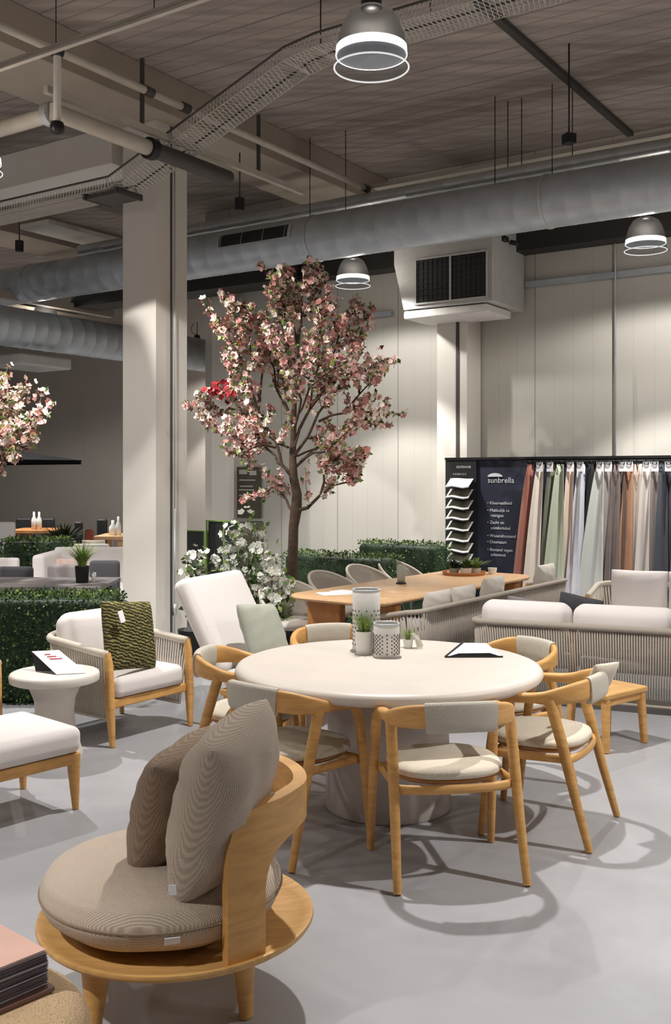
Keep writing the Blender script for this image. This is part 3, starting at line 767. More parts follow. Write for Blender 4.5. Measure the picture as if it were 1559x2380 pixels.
# ---- dining chair
def sweep(g, pts, hh, ht, n=14, power=.6): g.tube(pts, ht, n, flat=hh, power=power)
def rail_path(n=41):
    """U-shaped rail, seen from above: arms at x=+-.265, back at y=-.27"""
    pts = []
    for k in range(n):
        s_ = -1+2*k/(n-1); a = abs(s_)
        if a > .62:                                # straight arms
            f = (a-.62)/.38; x = .262+.006*f; y = -.075+.19*f; z = .672-.012*f
        else:
            an = (1-a/.62)*math.pi/2               # 0 at the arm end .. 90 deg at the back centre
            x = .262*math.cos(an)**.8; y = -.075-.195*math.sin(an)**1.0; z = .672+.042*math.sin(an)
        pts.append(V(math.copysign(x, s_) if s_ else 0, y, z))
    return pts
def dining_chair():
    t = thing('dining_chair', 'x', 'chair', (0, 0, 0))
    rp = rail_path(); hh = []; ht = []
    for k, p in enumerate(rp):
        f = max(0, min(1, (-p.y-.02)/.2)); hh.append(.023+.026*f); ht.append(.024-.008*f)
    g = MB(); sweep(g, rp, hh, ht); g.build('back_rail', M['teak_arm'], t, smooth=60)
    sl = [p for p in rp if abs(p.x) < .152]
    g = MB(); q = []
    sweep(g, [p+V(0, 0, -.008) for p in sl], .064, .0245, 18, .7); g.build('rope_back', M['ropewrap'], t, smooth=60)
    for s_ in (-1, 1):
        pts = [V(s_*.285, .225, .004), V(s_*.282, .205, .2), V(s_*.278, .18, .42), V(s_*.274, .16, .56), V(s_*.2715, .145, .62), V(s_*.27, .13, .648), V(s_*.269, .108, .659)]
        g = MB(); g.tube(pts, [.0165, .0195, .022, .0235, .024, .0245, .023], 12); g.build('front_leg', M['teak_arm'], t, smooth=60)
        pts = [V(s_*.275, -.285, .004), V(s_*.268, -.215, .25), V(s_*.264, -.155, .48), V(s_*.262, -.10, .665)]
        g = MB(); g.tube(pts, [.017, .021, .0235, .024], 12, flat=[.017, .022, .026, .027], up=(0, 1, 0)); g.build('rear_leg', M['teak_arm'], t, smooth=60)
    g = MB()
    g.tube([V(-.262, .17, .39), V(.262, .17, .39)], .013, 10, flat=.022); 
    bp = [V(.255*math.sin(a), -.15-.06*math.cos(a), .392-.0*math.cos(a)) for a in [math.radians(x) for x in range(-88, 89, 11)]]
    g.tube(bp, .012, 10, flat=.02)
    for s_ in (-1, 1): g.tube([V(s_*.25, .17, .39), V(s_*.255, -.165, .40)], .011, 10, flat=.02)
    g.build('seat_frame', M['teak_arm'], t, smooth=60)
    g = MB(); g.lathe([(0, .386), (.16, .39), (.215, .405), (.236, .420), (.232, .427), (0, .424)], 40, (0, 0.015, 0), sy=.93, sq=2.5); g.build('seat_shell', M['teak_dark'], t, smooth=60)
    g = MB(); g.lathe([(0, .424), (.2, .424), (.238, .432), (.246, .447), (.238, .464), (.205, .474), (.1, .477), (0, .477)], 44, (0, .018, 0), sy=.95, sq=2.6); g.build('seat_pad', M['ecru'], t, smooth=True)
    return t
ch = dining_chair()
TB = V(.27, 5.22, 0)
CH = [((.475, 4.42), (-.16, .97), 'cream-seated wooden dining chair nearest the viewer, in front of the round table', 0),
      ((1.02, 4.93), (-.88, .47), 'wooden dining chair on the right of the round table, seen from its side', 0),
      ((-.20, 4.72), (.675, .74), 'wooden dining chair behind the tall taupe cushion, front left of the round table', 0),
      ((-.46, 5.42), (.97, -.16), 'wooden dining chair tucked at the left end of the round table', 0),
      ((.93, 5.66), (-.86, -.5), 'wooden dining chair behind the right end of the round table', 0),
      ((.02, 6.12), (.28, -.96), 'wooden dining chair at the far side of the round table, mostly hidden', 0)]
for k, (xy, f, lb, _) in enumerate(CH):
    a = facing(*f)
    if k == 0: ch.location = (xy[0], xy[1], 0); ch.rotation_euler = (0, 0, a); ch['label'] = lb; ch['group'] = 'dining chairs around the round table'
    else: dup(ch, (xy[0], xy[1], 0), a, lb, 'dining chairs around the round table')
# loose cushion/tag bits on chairs
t_ = thing('folded_cushion', 'small cream pad folded over the back of the right-hand dining chair', 'cushion', Q(1398, 1572, 4.86), facing(.35, .93))
g = MB(); g.pillow(.17, .16, .05, T((0, 0, 0), .9, .5), 14); g.build('pad', M['ecru'], t_)
# ---- round table
t = thing('round_table', 'large round cream stone table on a thick cylinder foot', 'table', TB)
R = .787; g = MB(); g.lathe([(0, .668), (R-.06, .668), (R-.03, .672), (R-.010, .682), (R, .698), (R-.002, .712), (R-.012, .726), (R-.03, .733), (R-.06, .735), (0, .735)], 128); g.build('tabletop', M['stone'], t, smooth=60)
g = MB(); g.lathe([(0, 0), (.318, 0), (.324, .01), (.322, .1), (.312, .4), (.318, .669), (0, .669)], 80); g.build('pedestal', M['pedestal'], t, smooth=60)
ZT = .735
def lantern(u, v, w, h, label):
    p = P(u, v, ZT); t = thing('lantern', label, 'lantern', p, .0)
    g = MB(); r = w/2
    g.lathe([(r*.96, .0), (r, .004), (r, h-.004), (r*.95, h), (r*.9, h), (r*.9, .006), (0, .006)], 40, sq=3.2); g.build('shell', M['lantern_white'], t, smooth=50)
    g = MB(); nr = 9 if h > .2 else 11
    for i in range(nr):
        for k in range(32):
            if 0 <= (i+k) % 2 < 1:
                an = 2*math.pi*k/32; z = h*(.12+.62*i/nr)
                ca = math.copysign(abs(math.cos(an))**(2/3.2), math.cos(an)); sa = math.copysign(abs(math.sin(an))**(2/3.2), math.sin(an))
                c = V(r*1.002*ca, r*1.002*sa, z); g.box(c, (.005, .005, .008), an)
    g.build('perforations', M['pipe_dark'], t, smooth=False)
    g = MB(); g.tube([V(r*.98*math.copysign(abs(math.cos(a))**(2/3.2), math.cos(a)), r*.98*math.copysign(abs(math.sin(a))**(2/3.2), math.sin(a)), h) for a in [2*math.pi*(k+.5)/40 for k in range(40)]], .004, 6, closed=True); g.build('rim', M['galv'], t)
    return t
lantern(851, 1511, .152, .335, 'tall perforated pale metal lantern on the round table')
lantern(898, 1525, .138, .176, 'short perforated pale metal lantern on the round table')
def grass(g, c, n, h, r, rnd, wd=.004, mi=0, curl=.5):
    for i in range(n):
        a = rnd.uniform(0, 6.283); L = h*rnd.uniform(.6, 1.1); o = V(math.cos(a), math.sin(a), 0); s0 = c+o*rnd.uniform(0, r*.5)
        tl_ = rnd.uniform(.1, curl); sd = V(-o.y, o.x, 0)*wd
        prev = None; vs = []; fs = []
        for k in range(4):
            f = k/3; p = s0+o*L*tl_*f*f+V(0, 0, L*f*(1-.25*tl_*f)); wv = sd*(1-f*.85)
            vs += [p-wv, p+wv]
        g.add(vs, [(0, 1, 3, 2), (2, 3, 5, 4), (4, 5, 7, 6)], mi)
def potted(name, loc, r, h, potmat, gh, n, label, cat='plant', seed=1, leaf='leaf_light', wd=.004, curl=.6, sq=2.0):
    t = thing(name, label, cat, loc); rnd = random.Random(seed)
    g = MB(); g.lathe([(0, 0), (r*.8, 0), (r*.85, .004), (r, h), (r*.92, h), (r*.88, h*.9), (0, h*.88)], 28, sq=sq); g.build('pot', potmat, t, smooth=50)
    g = MB(); g.lathe([(0, h*.9), (r*.86, h*.9), (r*.84, h*.86), (0, h*.86)], 20); g.build('soil', M['soil'], t)
    g = MB(); grass(g, V(0, 0, h*.88), n, gh, r, rnd, wd, 0, curl); g.build('foliage', [M[leaf]], t, smooth=False, merge=False)
    return t
potted('potted_grass', P(846, 1520, ZT), .05, .125, M['ceramic'], .115, 150, 'small grass plant in a white pot on the round table', seed=4, leaf='leaf_light', wd=.0035, curl=.9)
# trailing white-stemmed plant
p = P(948, 1506, ZT); t = thing('trailing_plant', 'small plant with long pale hanging stems, right of the lanterns', 'plant', p); g = MB(); g2 = MB(); rn = random.Random(8)
g3 = MB(); g3.lathe([(0, 0), (.022, 0), (.03, .05), (.026, .05), (0, .045)], 20); g3.build('pot', M['ceramic'], t, smooth=50)
grass(g2, V(0, 0, .045), 60, .07, .02, rn, .004, 0, 1.2)
for i in range(11):
    a = rn.uniform(-.9, .7); L = rn.uniform(.05, .105); o = V(math.cos(a), math.sin(a), 0)
    g.tube([V(0, 0, .05), V(0, 0, .08)+o*L*.35, V(0, 0, .055)+o*L*.75, V(0, 0, .006)+o*L], .0035, 5)
g.build('stems', M['flower_white'], t); g2.build('foliage', M['leaf_light'], t, smooth=False, merge=False)
# A-frame price sign on the table
def tent_sign(p, rz, w, h, tilt, label, back, name='price_sign', marks=None):
    t = thing(name, label, 'sign', p, rz)
    g = MB(); g.add([(-w/2, 0, 0.003), (w/2, 0, 0.003), (w/2, h*math.cos(tilt), h*math.sin(tilt)), (-w/2, h*math.cos(tilt), h*math.sin(tilt))], [(0, 1, 2, 3)]); g.build('front_panel', M['paper'], t, smooth=False, solid=.003)
    if back:
        y = h*math.cos(tilt); z = h*math.sin(tilt)
        g = MB(); g.add([(-w/2, y, z), (w/2, y, z), (w/2, y+.05, .003), (-w/2, y+.05, .003)], [(0, 1, 2, 3)]); g.build('back_panel', M['black'], t, smooth=False, solid=.003)
    return t
t = thing('price_sign', 'low black-edged sign lying open on the right of the round table', 'sign', P(1100, 1528, ZT), math.radians(2))
g = MB(); g.add([(-.15, 0, .004), (.155, -.005, .004), (.09, .115, .055), (-.035, .13, .055)], [(0, 1, 2, 3)]); g.build('front_panel', M['paper'], t, smooth=False, solid=.003)
for a, b_ in (((-.15, -.002, .004), (-.035, .13, .058)), ((-.15, -.002, .004), (.155, -.007, .004))):
    g = MB(); g.tube([a, b_], .0065, 4); g.build('frame_edge', M['black'], t, smooth=False)
g = MB(); g.add([(-.15, -.004, .003), (.155, -.009, .003), (.085, -.004, .024), (-.08, -.0, .022)], [(0, 1, 2, 3)]); g.build('lower_flap', M['black'], t, smooth=False, solid=.003)

# ---- side table with sign
ST = V(-1.72, 6.19, 0)
t = thing('side_table', 'small round pale stone side table with a flaring foot, left', 'table', ST)
g = MB(); g.lathe([(0, .44), (.25, .44), (.266, .447), (.27, .465), (.27, .483), (.264, .494), (.252, .5), (0, .5)], 64); g.build('tabletop', M['stone2'], t, smooth=50)
g = MB(); g.lathe([(0, 0), (.17, 0), (.165, .02), (.13, .12), (.116, .25), (.122, .33), (.15, .40), (.2, .44), (0, .441)], 48); g.build('pedestal', M['stone2'], t, smooth=60)
p = P(165, 1567, .5)
t = thing('price_sign', 'white price sign with pink print, tilted on the pale side table', 'sign', p, math.radians(14))
a4 = [(-.085, -.005, .004), (.09, .0, .004), (-.075, .20, .115), (-.235, .19, .115)]
g = MB(); g.add(a4, [(0, 1, 2, 3)]); g.build('front_panel', M['paper'], t, smooth=False, solid=.003)
g = MB(); g.add([(-.085, .0, .002), (-.06, .1, .002), (-.21, .14, .002), (-.235, .195, .11)], [(0, 1, 2, 3)]); g.build('back_panel', M['black'], t, smooth=False, solid=.003)
g = MB()
for k in range(3):
    f0 = .62+.1*k; q0 = Vector(a4[0])*(1-f0)+Vector(a4[3])*f0; q1 = Vector(a4[1])*(1-f0)+Vector(a4[2])*f0
    c0 = q0.lerp(q1, .3); c1 = q0.lerp(q1, .75-.12*k); g.tube([c0+V(0, 0, .004), c1+V(0, 0, .004)], .0045, 4)
g.build('printing', M['red_print'], t)

# ---- rope lounge furniture
def u_path(W, Dp, r, z_arm, z_back, y_front, n=12, flare=0):
    """from the left arm's front round the back to the right arm's front"""
    pts = []
    for s_ in (-1,):
        m_ = 10
        for k in range(m_): f = k/m_; pts.append(V(-W/2-flare*0, y_front+(-Dp/2+r-y_front)*f, z_arm+(z_back-z_arm)*f*.8))
        for k in range(n+1):
            a = math.pi/2*k/n; pts.append(V(-W/2+r-r*math.cos(a), -Dp/2+r-r*math.sin(a), z_arm+(z_back-z_arm)*(.8+.2*k/n)))
    return pts
def full_u(W, Dp, r, za, zb, yf):
    l = u_path(W, Dp, r, za, zb, yf); m_ = max(4, int((W-2*r)/.12))
    mid = [V(-W/2+r+(W-2*r)*k/m_, -Dp/2, zb) for k in range(1, m_)]
    rgt = [V(-p.x, p.y, p.z) for p in l[::-1]]
    return l+mid+rgt
def resample(pts, step):
    out = []; L = 0; nxt = 0
    for a, b_ in zip(pts[:-1], pts[1:]):
        d = (b_-a).length
        while nxt <= L+d: out.append(a.lerp(b_, (nxt-L)/d)); nxt += step
        L += d
    return out
def rope_sofa(name, label, cat, W, Dp, za, zb, loc, rz, rope, seatz=.34, bottom=.13, r=.16, step=.022, seat_mat=None, group=None, leaning=True, rail_r=.02, seat_th=.13, nseat=1, inset=.05, cross=True, legs=True, seat=True):
    t = thing(name, label, cat, loc, rz, group)
    yf = Dp/2-.06
    top = full_u(W, Dp, r, za, zb, yf); bot = full_u(W-2*inset, Dp-2*inset, max(.05, r-inset), bottom, bottom, yf-inset*.5)
    g = MB(); g.tube(top, rail_r, 12); g.build('top_rail', rope, t, smooth=True)
    A_ = resample(top, step); n_ = len(A_); LB = 0
    dl = [0]
    for a, b_ in zip(bot[:-1], bot[1:]): dl.append(dl[-1]+(b_-a).length)
    def pb(f):
        s_ = f*dl[-1]
        for i in range(len(dl)-1):
            if s_ <= dl[i+1]+1e-9: return bot[i].lerp(bot[i+1], (s_-dl[i])/(dl[i+1]-dl[i]))
        return bot[-1]
    g = MB()
    for k, a in enumerate(A_):
        f = k/(n_-1)
        if cross:
            for df in (-.0, .012):
                b_ = pb(min(1, max(0, f+df))); g.tube([a, b_], .0062, 4)
        else: g.tube([a, pb(f)], .0072, 5)
    g.build('rope_weave', rope, t, smooth=True, merge=False)
    g = MB(); g.tube(bot, .012, 8); g.build('lower_rail', rope, t)
    if legs:
        for s_ in (-1, 1):
            x = s_*(W/2); g = MB()
            g.tube([V(x*.97, yf+.035, .003), V(x*.985, yf+.02, .26), V(x*.99, yf+.01, za-.06), V(x, yf-.005, za+.012)], [.017, .026, .023, .02], 12, flat=[.017, .03, .026, .022], up=(0, 1, 0), power=.7); g.build('front_leg', M['teak_arm'], t, smooth=60)
            g = MB(); g.tube([V(x*.86, -Dp/2+.09, .003), V(x*.82, -Dp/2+.1, bottom+.12)], [.016, .026], 12); g.build('rear_leg', M['teak_arm'], t)
        g = MB(); g.box((0, yf-.005, seatz-.125), (W*.95, .032, .055)); g.build('front_apron', M['teak_arm'], t, smooth=False, bevel=.008)
    if seat:
        ws = (W-.1)/nseat
        for k in range(nseat):
            g = MB(); g.rbox(ws-.008, Dp-.1, seat_th, .045, T((-(W-.1)/2+ws*(k+.5), .02, seatz-.1+seat_th/2+.005)), crown=.018, puff=.008); g.build('seat_cushion', seat_mat or M['cream'], t)
    return t
# armchair
fd = Vector((.8, -.6, 0)); Fm = V(-1.1865, 6.585, 0)
ac_ = Fm-fd*.36
arm = rope_sofa('armchair', 'woven rope armchair with wooden front legs and cream cushions, left', 'armchair', .70, .76, .575, .625, ac_, facing(fd.x, fd.y), M['rope'], seatz=.385, bottom=.16, r=.2, rail_r=.026, seat_th=.135, step=.024, cross=False)
g = MB(); g.rbox(.56, .17, .37, .075, T((0, -.20, .60), 0, .24), crown=.0, puff=.035); g.build('back_cushion', M['cream'], arm)
def place_lean(base, fdv, off_x, off_y, z): # local point of a thing -> world
    s_ = Vector((fdv.y, -fdv.x, 0)); return base+s_*off_x+fdv*off_y+V(0, 0, z)
oc = P(303, 1478, 0) if False else Q(300, 1476, 6.55)
olive = thing('scatter_cushion', 'olive green cushion with raised wave pattern, leaning in the rope armchair', 'cushion', oc, facing(.86, -.5))
M['olive'] = None
def mat_olive():
    m, nt, b = nmat('olive_weave'); b.inputs['Roughness'].default_value = .9
    tc = nt.nodes.new('ShaderNodeTexCoord'); wv = nt.nodes.new('ShaderNodeTexWave'); wv.wave_type = 'BANDS'; wv.bands_direction = 'Z'
    wv.inputs['Scale'].default_value = 15; wv.inputs['Distortion'].default_value = 4.5; wv.inputs['Detail'].default_value = 1; wv.inputs['Detail Scale'].default_value = 2.2
    mp = nt.nodes.new('ShaderNodeMapping'); mp.inputs['Rotation'].default_value = (0, .35, 0); nt.links.new(tc.outputs['Object'], mp.inputs[0]); nt.links.new(mp.outputs[0], wv.inputs['Vector'])
    r = nt.nodes.new('ShaderNodeValToRGB'); e = r.color_ramp.elements; e[0].color = lin((52, 48, 22))+(1,); e[1].color = lin((138, 130, 72))+(1,); e[0].position = .3; e[1].position = .8
    nt.links.new(wv.outputs['Fac'], r.inputs[0]); nt.links.new(r.outputs[0], b.inputs['Base Color'])
    bp = nt.nodes.new('ShaderNodeBump'); bp.inputs['Distance'].default_value = .01; nt.links.new(wv.outputs['Fac'], bp.inputs['Height']); nt.links.new(bp.outputs[0], b.inputs['Normal'])
    return m
M['olive'] = mat_olive()
g = MB(); g.pillow(.47, .46, .14, T((0, 0, 0), 0, .22, -.12), 22, crease=.003, seed=2); g.build('cushion_body', M['olive'], olive)
g = MB(); g.rbox(.045, .006, .075, .002, T((.165, .085, .145), 0, .25, .15)); g.build('price_tag', M['paper'], olive)
# ottoman
oc = (V(-1.27, 5.2, 0)+V(-1.77, 4.64, 0)+V(-1.73, 5.47, 0)+V(-2.23, 4.91, 0))/4
u1 = Vector((-.67, -.74, 0)).normalized()
ott = thing('ottoman', 'low footstool with thick cream cushion on a wooden frame at the left edge', 'footstool', oc, math.atan2(u1.y, u1.x))
Lo, Wo = .75, .54
g = MB(); g.rbox(Lo+.02, Wo+.02, .135, .045, T((0, 0, .355)), crown=.015, puff=.004); g.build('seat_cushion', M['cream'], ott)
g = MB()
for s_ in (-1, 1): g.box((0, s_*(Wo/2-.02), .26), (Lo-.06, .03, .055)); g.box((s_*(Lo/2-.02), 0, .26), (.03, Wo-.06, .055))
g.build('frame', M['teak_arm'], ott, smooth=False, bevel=.008)
for a in (-1, 1):
    for b_ in (-1, 1):
        g = MB(); x, y = a*(Lo/2-.025), b_*(Wo/2-.025); g.tube([V(x*1.02, y*1.02, .003), V(x, y, .2), V(x, y, .287)], [.015, .028, .03], 12, flat=[.015, .03, .032], up=(0, 1, 0), power=.7); g.build('leg', M['teak_arm'], ott, smooth=60)
g = MB(); g.rbox(.004, .035, .085, .001, T((-Lo/2-.013, -Wo/2+.0, .27), .3)); g.build('price_tag', M['paper'], ott)
# armchair cut by the left frame edge
a2 = dup(arm, V(-2.42, 6.02, 0), facing(.55, -.83), 'second rope armchair, only its wooden arm post showing at the left edge')
a2.location = V(-2.49, 6.12, 0)

# ---- high-backed lounge chair with white pad
n1 = Vector((.91, -.41, 0)).normalized(); w1 = Vector((.41, .91, 0))
bl = V(-.76, 6.77, 0); cc = bl+w1*.40+n1*.3
hb = thing('reclining_chair', 'high-backed outdoor chair with one long white pad, behind the round table', 'chair', cc, facing(n1.x, n1.y))
g = MB(); Lb = .70; tl_ = math.radians(28)
g.rbox(.80, .13, Lb, .05, T((0, -.33-math.sin(tl_)*Lb/2, .36+math.cos(tl_)*Lb/2), 0, tl_), crown=0, puff=.01); g.build('back_pad', M['cream'], hb)
g = MB(); g.rbox(.78, .62, .12, .045, T((0, .0, .33)), crown=.01); g.build('seat_pad', M['cream'], hb)
g = MB(); g.box((0, 0, .245), (.8, .64, .04)); g.build('frame', M['teak'], hb, smooth=False, bevel=.006)
for a in (-1, 1):
    for b_ in (-1, 1): g = MB(); g.box((a*.36, b_*.28, .112), (.045, .045, .225), taper=.7); g.build('leg', M['teak'], hb, smooth=False, bevel=.004)
bm_ = T((0, -.33-math.sin(tl_)*Lb/2, .36+math.cos(tl_)*Lb/2), 0, tl_)
g = MB()
for (x, z, l_) in ((.2, .22, .03), (.16, .225, .02), (.14, .225, .02), (.15, .19, .02), (.2, .15, .012), (.2, .13, .012), (.19, .08, .016), (.14, .08, .02), (.11, .085, .02), (.09, .085, .015)):
    g.rbox(l_, .002, .007, .0008, bm_@T((-x-.02, .0665, z)))
g.build('printed_marks', M['darkfab'], hb)
scatter_cushion('sage green cushion leaning against the white high-backed chair', Q(612, 1468, 6.95), .46, .42, .15, facing(.88, -.47), .42, M['sage'], 9, roll=-.12)
# ================================================================ MIDDLE GROUND
# ---- long oak table and what stands on it
ZL = .74
A_, B_, C_, D_ = V(-.39, 8.25, 0), V(.354, 7.57, 0), V(1.90, 9.62, 0), V(1.13, 10.3, 0)
tc_ = (A_+B_+C_+D_)/4; ld = ((C_-B_)+(D_-A_)).normalized(); LL, WW = 2.72, 1.04
LT = thing('long_table', 'long oak dining table with rounded corners and slab legs', 'table', V(tc_.x, tc_.y, 0), math.atan2(ld.y, ld.x))
g = MB(); prof = []
def outline(L, W, r, off, z, n=10):
    out = []
    for cx, cy, a0 in ((L/2-r, W/2-r, 0), (-L/2+r, W/2-r, 90), (-L/2+r, -W/2+r, 180), (L/2-r, -W/2+r, 270)):
        for k in range(n+1):
            a = math.radians(a0+90*k/n); x = cx+(r-off)*math.cos(a); y = cy+(r-off)*math.sin(a)
            out.append(V(x, y*(1-.10*(2*x/L)**2), z))
    return out
rings = [outline(LL, WW, .22, o_, z) for o_, z in ((.06, .700), (.02, .708), (0, .725), (.004, .736), (.012, .74))]
vs = sum(rings, []); n_ = len(rings[0]); fs = [tuple(range(n_-1, -1, -1)), tuple(range(4*n_, 5*n_))]
for i in range(4):
    for k in range(n_): fs.append((i*n_+k, i*n_+(k+1) % n_, (i+1)*n_+(k+1) % n_, (i+1)*n_+k))
g.add(vs, fs); g.build('tabletop', M['oak'], LT, smooth=30)
for x, y, s_ in ((-1.02, .27, .0), (-1.02, -.27, 0), (1.02, .27, 0), (1.02, -.27, 0)):
    g = MB(); g.box((x, y, .352), (.09, .34, .70)); g.build('leg', M['orange_wood'], LT, smooth=False, bevel=.02)
# slim rope shell chairs round the long table
def shell_chair():
    t = thing('shell_chair', 'x', 'chair')
    def fn(a, b_):
        an = math.radians(-115+230*a); r = .27+.03*b_; z = .44+b_*(.33*(math.cos(an*.62))**1.2+.02)
        return V(r*math.sin(an), -r*math.cos(an)*.95, z)
    g = MB(); g.grid(fn, 28, 6); g.build('shell', M['rope_grey'], t, solid=.02)
    g = MB(); n_ = 40
    for k in range(n_):
        a = (k+.5)/n_; g.tube([fn(a, 0)*1.0, fn(a, .5), fn(a, 1)], .0045, 4)
    g.build('rope_weave', M['rope_grey'], t, merge=False)
    g = MB(); g.tube([fn(k/27, 1) for k in range(28)], .014, 8); g.build('rim', M['rope'], t)
    g = MB(); g.lathe([(0, .40), (.24, .41), (.26, .44), (.25, .47), (0, .48)], 28); g.build('seat_pad', M['lightgrey'], t)
    for a, b_ in ((-1, -1), (1, -1), (1, 1), (-1, 1)):
        g = MB(); g.tube([V(a*.27, b_*.25, .003), V(a*.2, b_*.18, .41)], .013, 8); g.build('leg', M['darkfab'], t)
    return t
sh = None
lx, ly = ld, V(-ld.y, ld.x, 0)
labs = ['grey shell chair beside the white flowers, at the near left corner of the long table', 'grey shell chair nearest to us on the far side of the long table',
        'grey shell chair at the middle of the far side of the long table', 'grey shell chair furthest right on the far side of the long table']
pos = [(Q(684, 1380, 8.62), (.55, -.83)), (Q(790, 1370, 9.42), None), (Q(873, 1360, 10.1), None), (Q(944, 1350, 10.75), None)]
for k, (p, f) in enumerate(pos):
    f = f or (-ly.x, -ly.y); a = facing(*f)
    if sh is None: sh = shell_chair(); sh.location = (p.x, p.y, 0); sh.rotation_euler = (0, 0, a); sh['label'] = labs[k]; sh['group'] = 'shell chairs at the long table'
    else: dup(sh, (p.x, p.y, 0), a, labs[k], 'shell chairs at the long table')
# on the long table
p = P(932, 1357, ZL); t = thing('vase', 'pale green glass vase on a black foot on the long table', 'vase', p)
g = MB(); g.lathe([(0, 0), (.045, 0), (.045, .012), (0, .014)], 24); g.build('foot', M['black'], t)
g = MB(); g.lathe([(0, .014), (.032, .014), (.036, .05), (.036, .17), (.032, .17), (.032, .03), (0, .03)], 24); g.build('vase_body', M['sage'], t)
p = P(783, 1380, ZL); t = thing('leaflet', 'white leaflet lying at the near end of the long table', 'leaflet', p, .3)
g = MB(); g.box((0, 0, .003), (.3, .21, .004)); g.build('sheet', M['paper'], t, smooth=False)
g = MB(); g.box((.09, .06, .008), (.16, .21, .004), .5); g.build('sheet', M['paper'], t, smooth=False)
p = P(1078, 1335, ZL); t = thing('serving_tray', 'round tray on the long table holding green plants', 'tray', p)
g = MB(); g.lathe([(0, 0), (.2, 0), (.215, .03), (.205, .03), (.195, .012), (0, .01)], 40); g.build('tray_body', M['orange_wood'], t, smooth=50)
for k, (du, r_, h_, lf, lb) in enumerate(((-22, .05, .05, 'leaf_dark', 'dark green plant on the left of the round tray on the long table'), (2, .055, .06, 'leaf', 'small leafy plant in the middle of the round tray'), (28, .05, .05, 'leaf_light', 'bright green plant in a pale pot at the right of the round tray'))):
    q = V(p.x+du*9.9/F, p.y+(.02 if k != 1 else -.08), ZL+.0105)
    potted('potted_plant', q, r_, h_, M['ceramic'] if k != 0 else M['sage'], .11, 90, lb, seed=20+k, leaf=lf, wd=.012, curl=1.6)
p = P(1125, 1334, ZL); t = thing('cup', 'white cup at the right end of the tray on the long table', 'cup', V(p.x+.08, p.y, ZL))
g = MB(); g.lathe([(0, 0), (.035, 0), (.045, .06), (.041, .06), (.03, .008), (0, .008)], 24); g.build('cup_body', M['ceramic'], t, smooth=50)

# ---- rope bench along the long table, its back to us
bf = Vector((1.67, 2.38, 0)).normalized(); b0 = V(.64, 7.582, 0); bn = V(-bf.y, bf.x, 0)
bc = b0+bf*1.44+bn*.25
bench = rope_sofa('rope_bench', 'long rope bench behind the round table, its woven back turned to us', 'bench', 2.90, .50, .60, .68, V(bc.x, bc.y, 0), facing(bn.x, bn.y), M['rope_grey'], seatz=.44, bottom=.16, r=.12, rail_r=.019, seat_mat=M['lightgrey'], seat_th=.09, step=.03, inset=.03)
for k, (s_, h_, lb) in enumerate(((.38, .21, 'first pale grey cushion from the near end of the rope bench'), (.80, .21, 'second pale grey cushion along the rope bench'), (1.35, .23, 'third pale grey cushion along the rope bench'), (2.45, .25, 'larger pale grey cushion at the far end of the rope bench'))):
    c = b0+bf*s_+bn*.085; scatter_cushion(lb, V(c.x, c.y, .49+h_*.75), .40, h_*1.5, .12, facing(bn.x, bn.y), .15, M['lightgrey'], 40+k, 'cushions on the rope bench')
# ---- big rope sofa with its back to us
sd_ = Vector((.918, -.396, 0)); sf = Vector((.396, .918, 0)); s0 = V(1.03, 7.67, 0)
sc_ = s0+sd_*1.15+sf*.37
sofa = rope_sofa('rope_sofa', 'large pale rope sofa seen from behind at the right edge, with long white back cushions', 'sofa', 2.3, .74, .56, .60, V(sc_.x, sc_.y, 0), facing(sf.x, sf.y), M['rope_grey'], seatz=.36, bottom=.06, r=.10, rail_r=.024, step=.0185, nseat=3, inset=.03, cross=False)
for k, (x0, x1) in enumerate(((.06, .73), (.75, 1.47), (1.49, 2.22))):
    g = MB(); g.rbox(x1-x0-.01, .16, .40, .075, T((-(1.15)+(x0+x1)/2, -.24, .555), 0, .12), crown=.0, puff=.018); g.build('back_cushion', M['cream'], sofa)
for k, (x, lb, w_, h_) in enumerate(((.42, 'dark grey cushion lying flat behind the first white back cushion of the rope sofa', .5, .3), (.74, 'charcoal cushion poking up between the white back cushions of the rope sofa', .34, .36))):
    c = s0+sd_*x+sf*.36; scatter_cushion(lb, V(c.x, c.y, .605+.02*k), w_, h_, .1, facing(sf.x, sf.y), .5 if k == 0 else .3, M['greyfab'] if k == 0 else M['darkfab'], 50+k, roll=.2)
# wooden centre leg seen through the ropes
for k, x in enumerate((.75, 1.5)):
    g = MB(); g.box((-1.15+x, -.30, .29), (.05, .05, .57)); g.build('rear_post', M['teak_arm'], sofa, smooth=False, bevel=.006)
# ---- sofa facing us at the right edge
q0 = V(2.27, 9.16, 0); qc = q0+sd_*1.0+sf*.40
sofa3 = rope_sofa('rope_sofa', 'rope sofa with big white cushions, facing us in front of the hanging fabrics', 'sofa', 2.0, .80, .60, .66, V(qc.x, qc.y, 0), facing(-sf.x, -sf.y), M['rope'], seatz=.38, bottom=.16, r=.18, rail_r=.022, step=.032, nseat=2, cross=False)
for k in range(3):
    c = q0+sd_*(.40+.52*k)+sf*.52
    scatter_cushion(['large white cushion on the left of the sofa that faces us', 'white cushion next to the first on the sofa that faces us', 'white cushion on the sofa that faces us, beyond the right edge'][k], V(c.x, c.y, .585), .54, .47, .17, facing(-sf.x, -sf.y), .18, M['cream'], 60+k, 'cushions on the facing sofa', crease=.004)
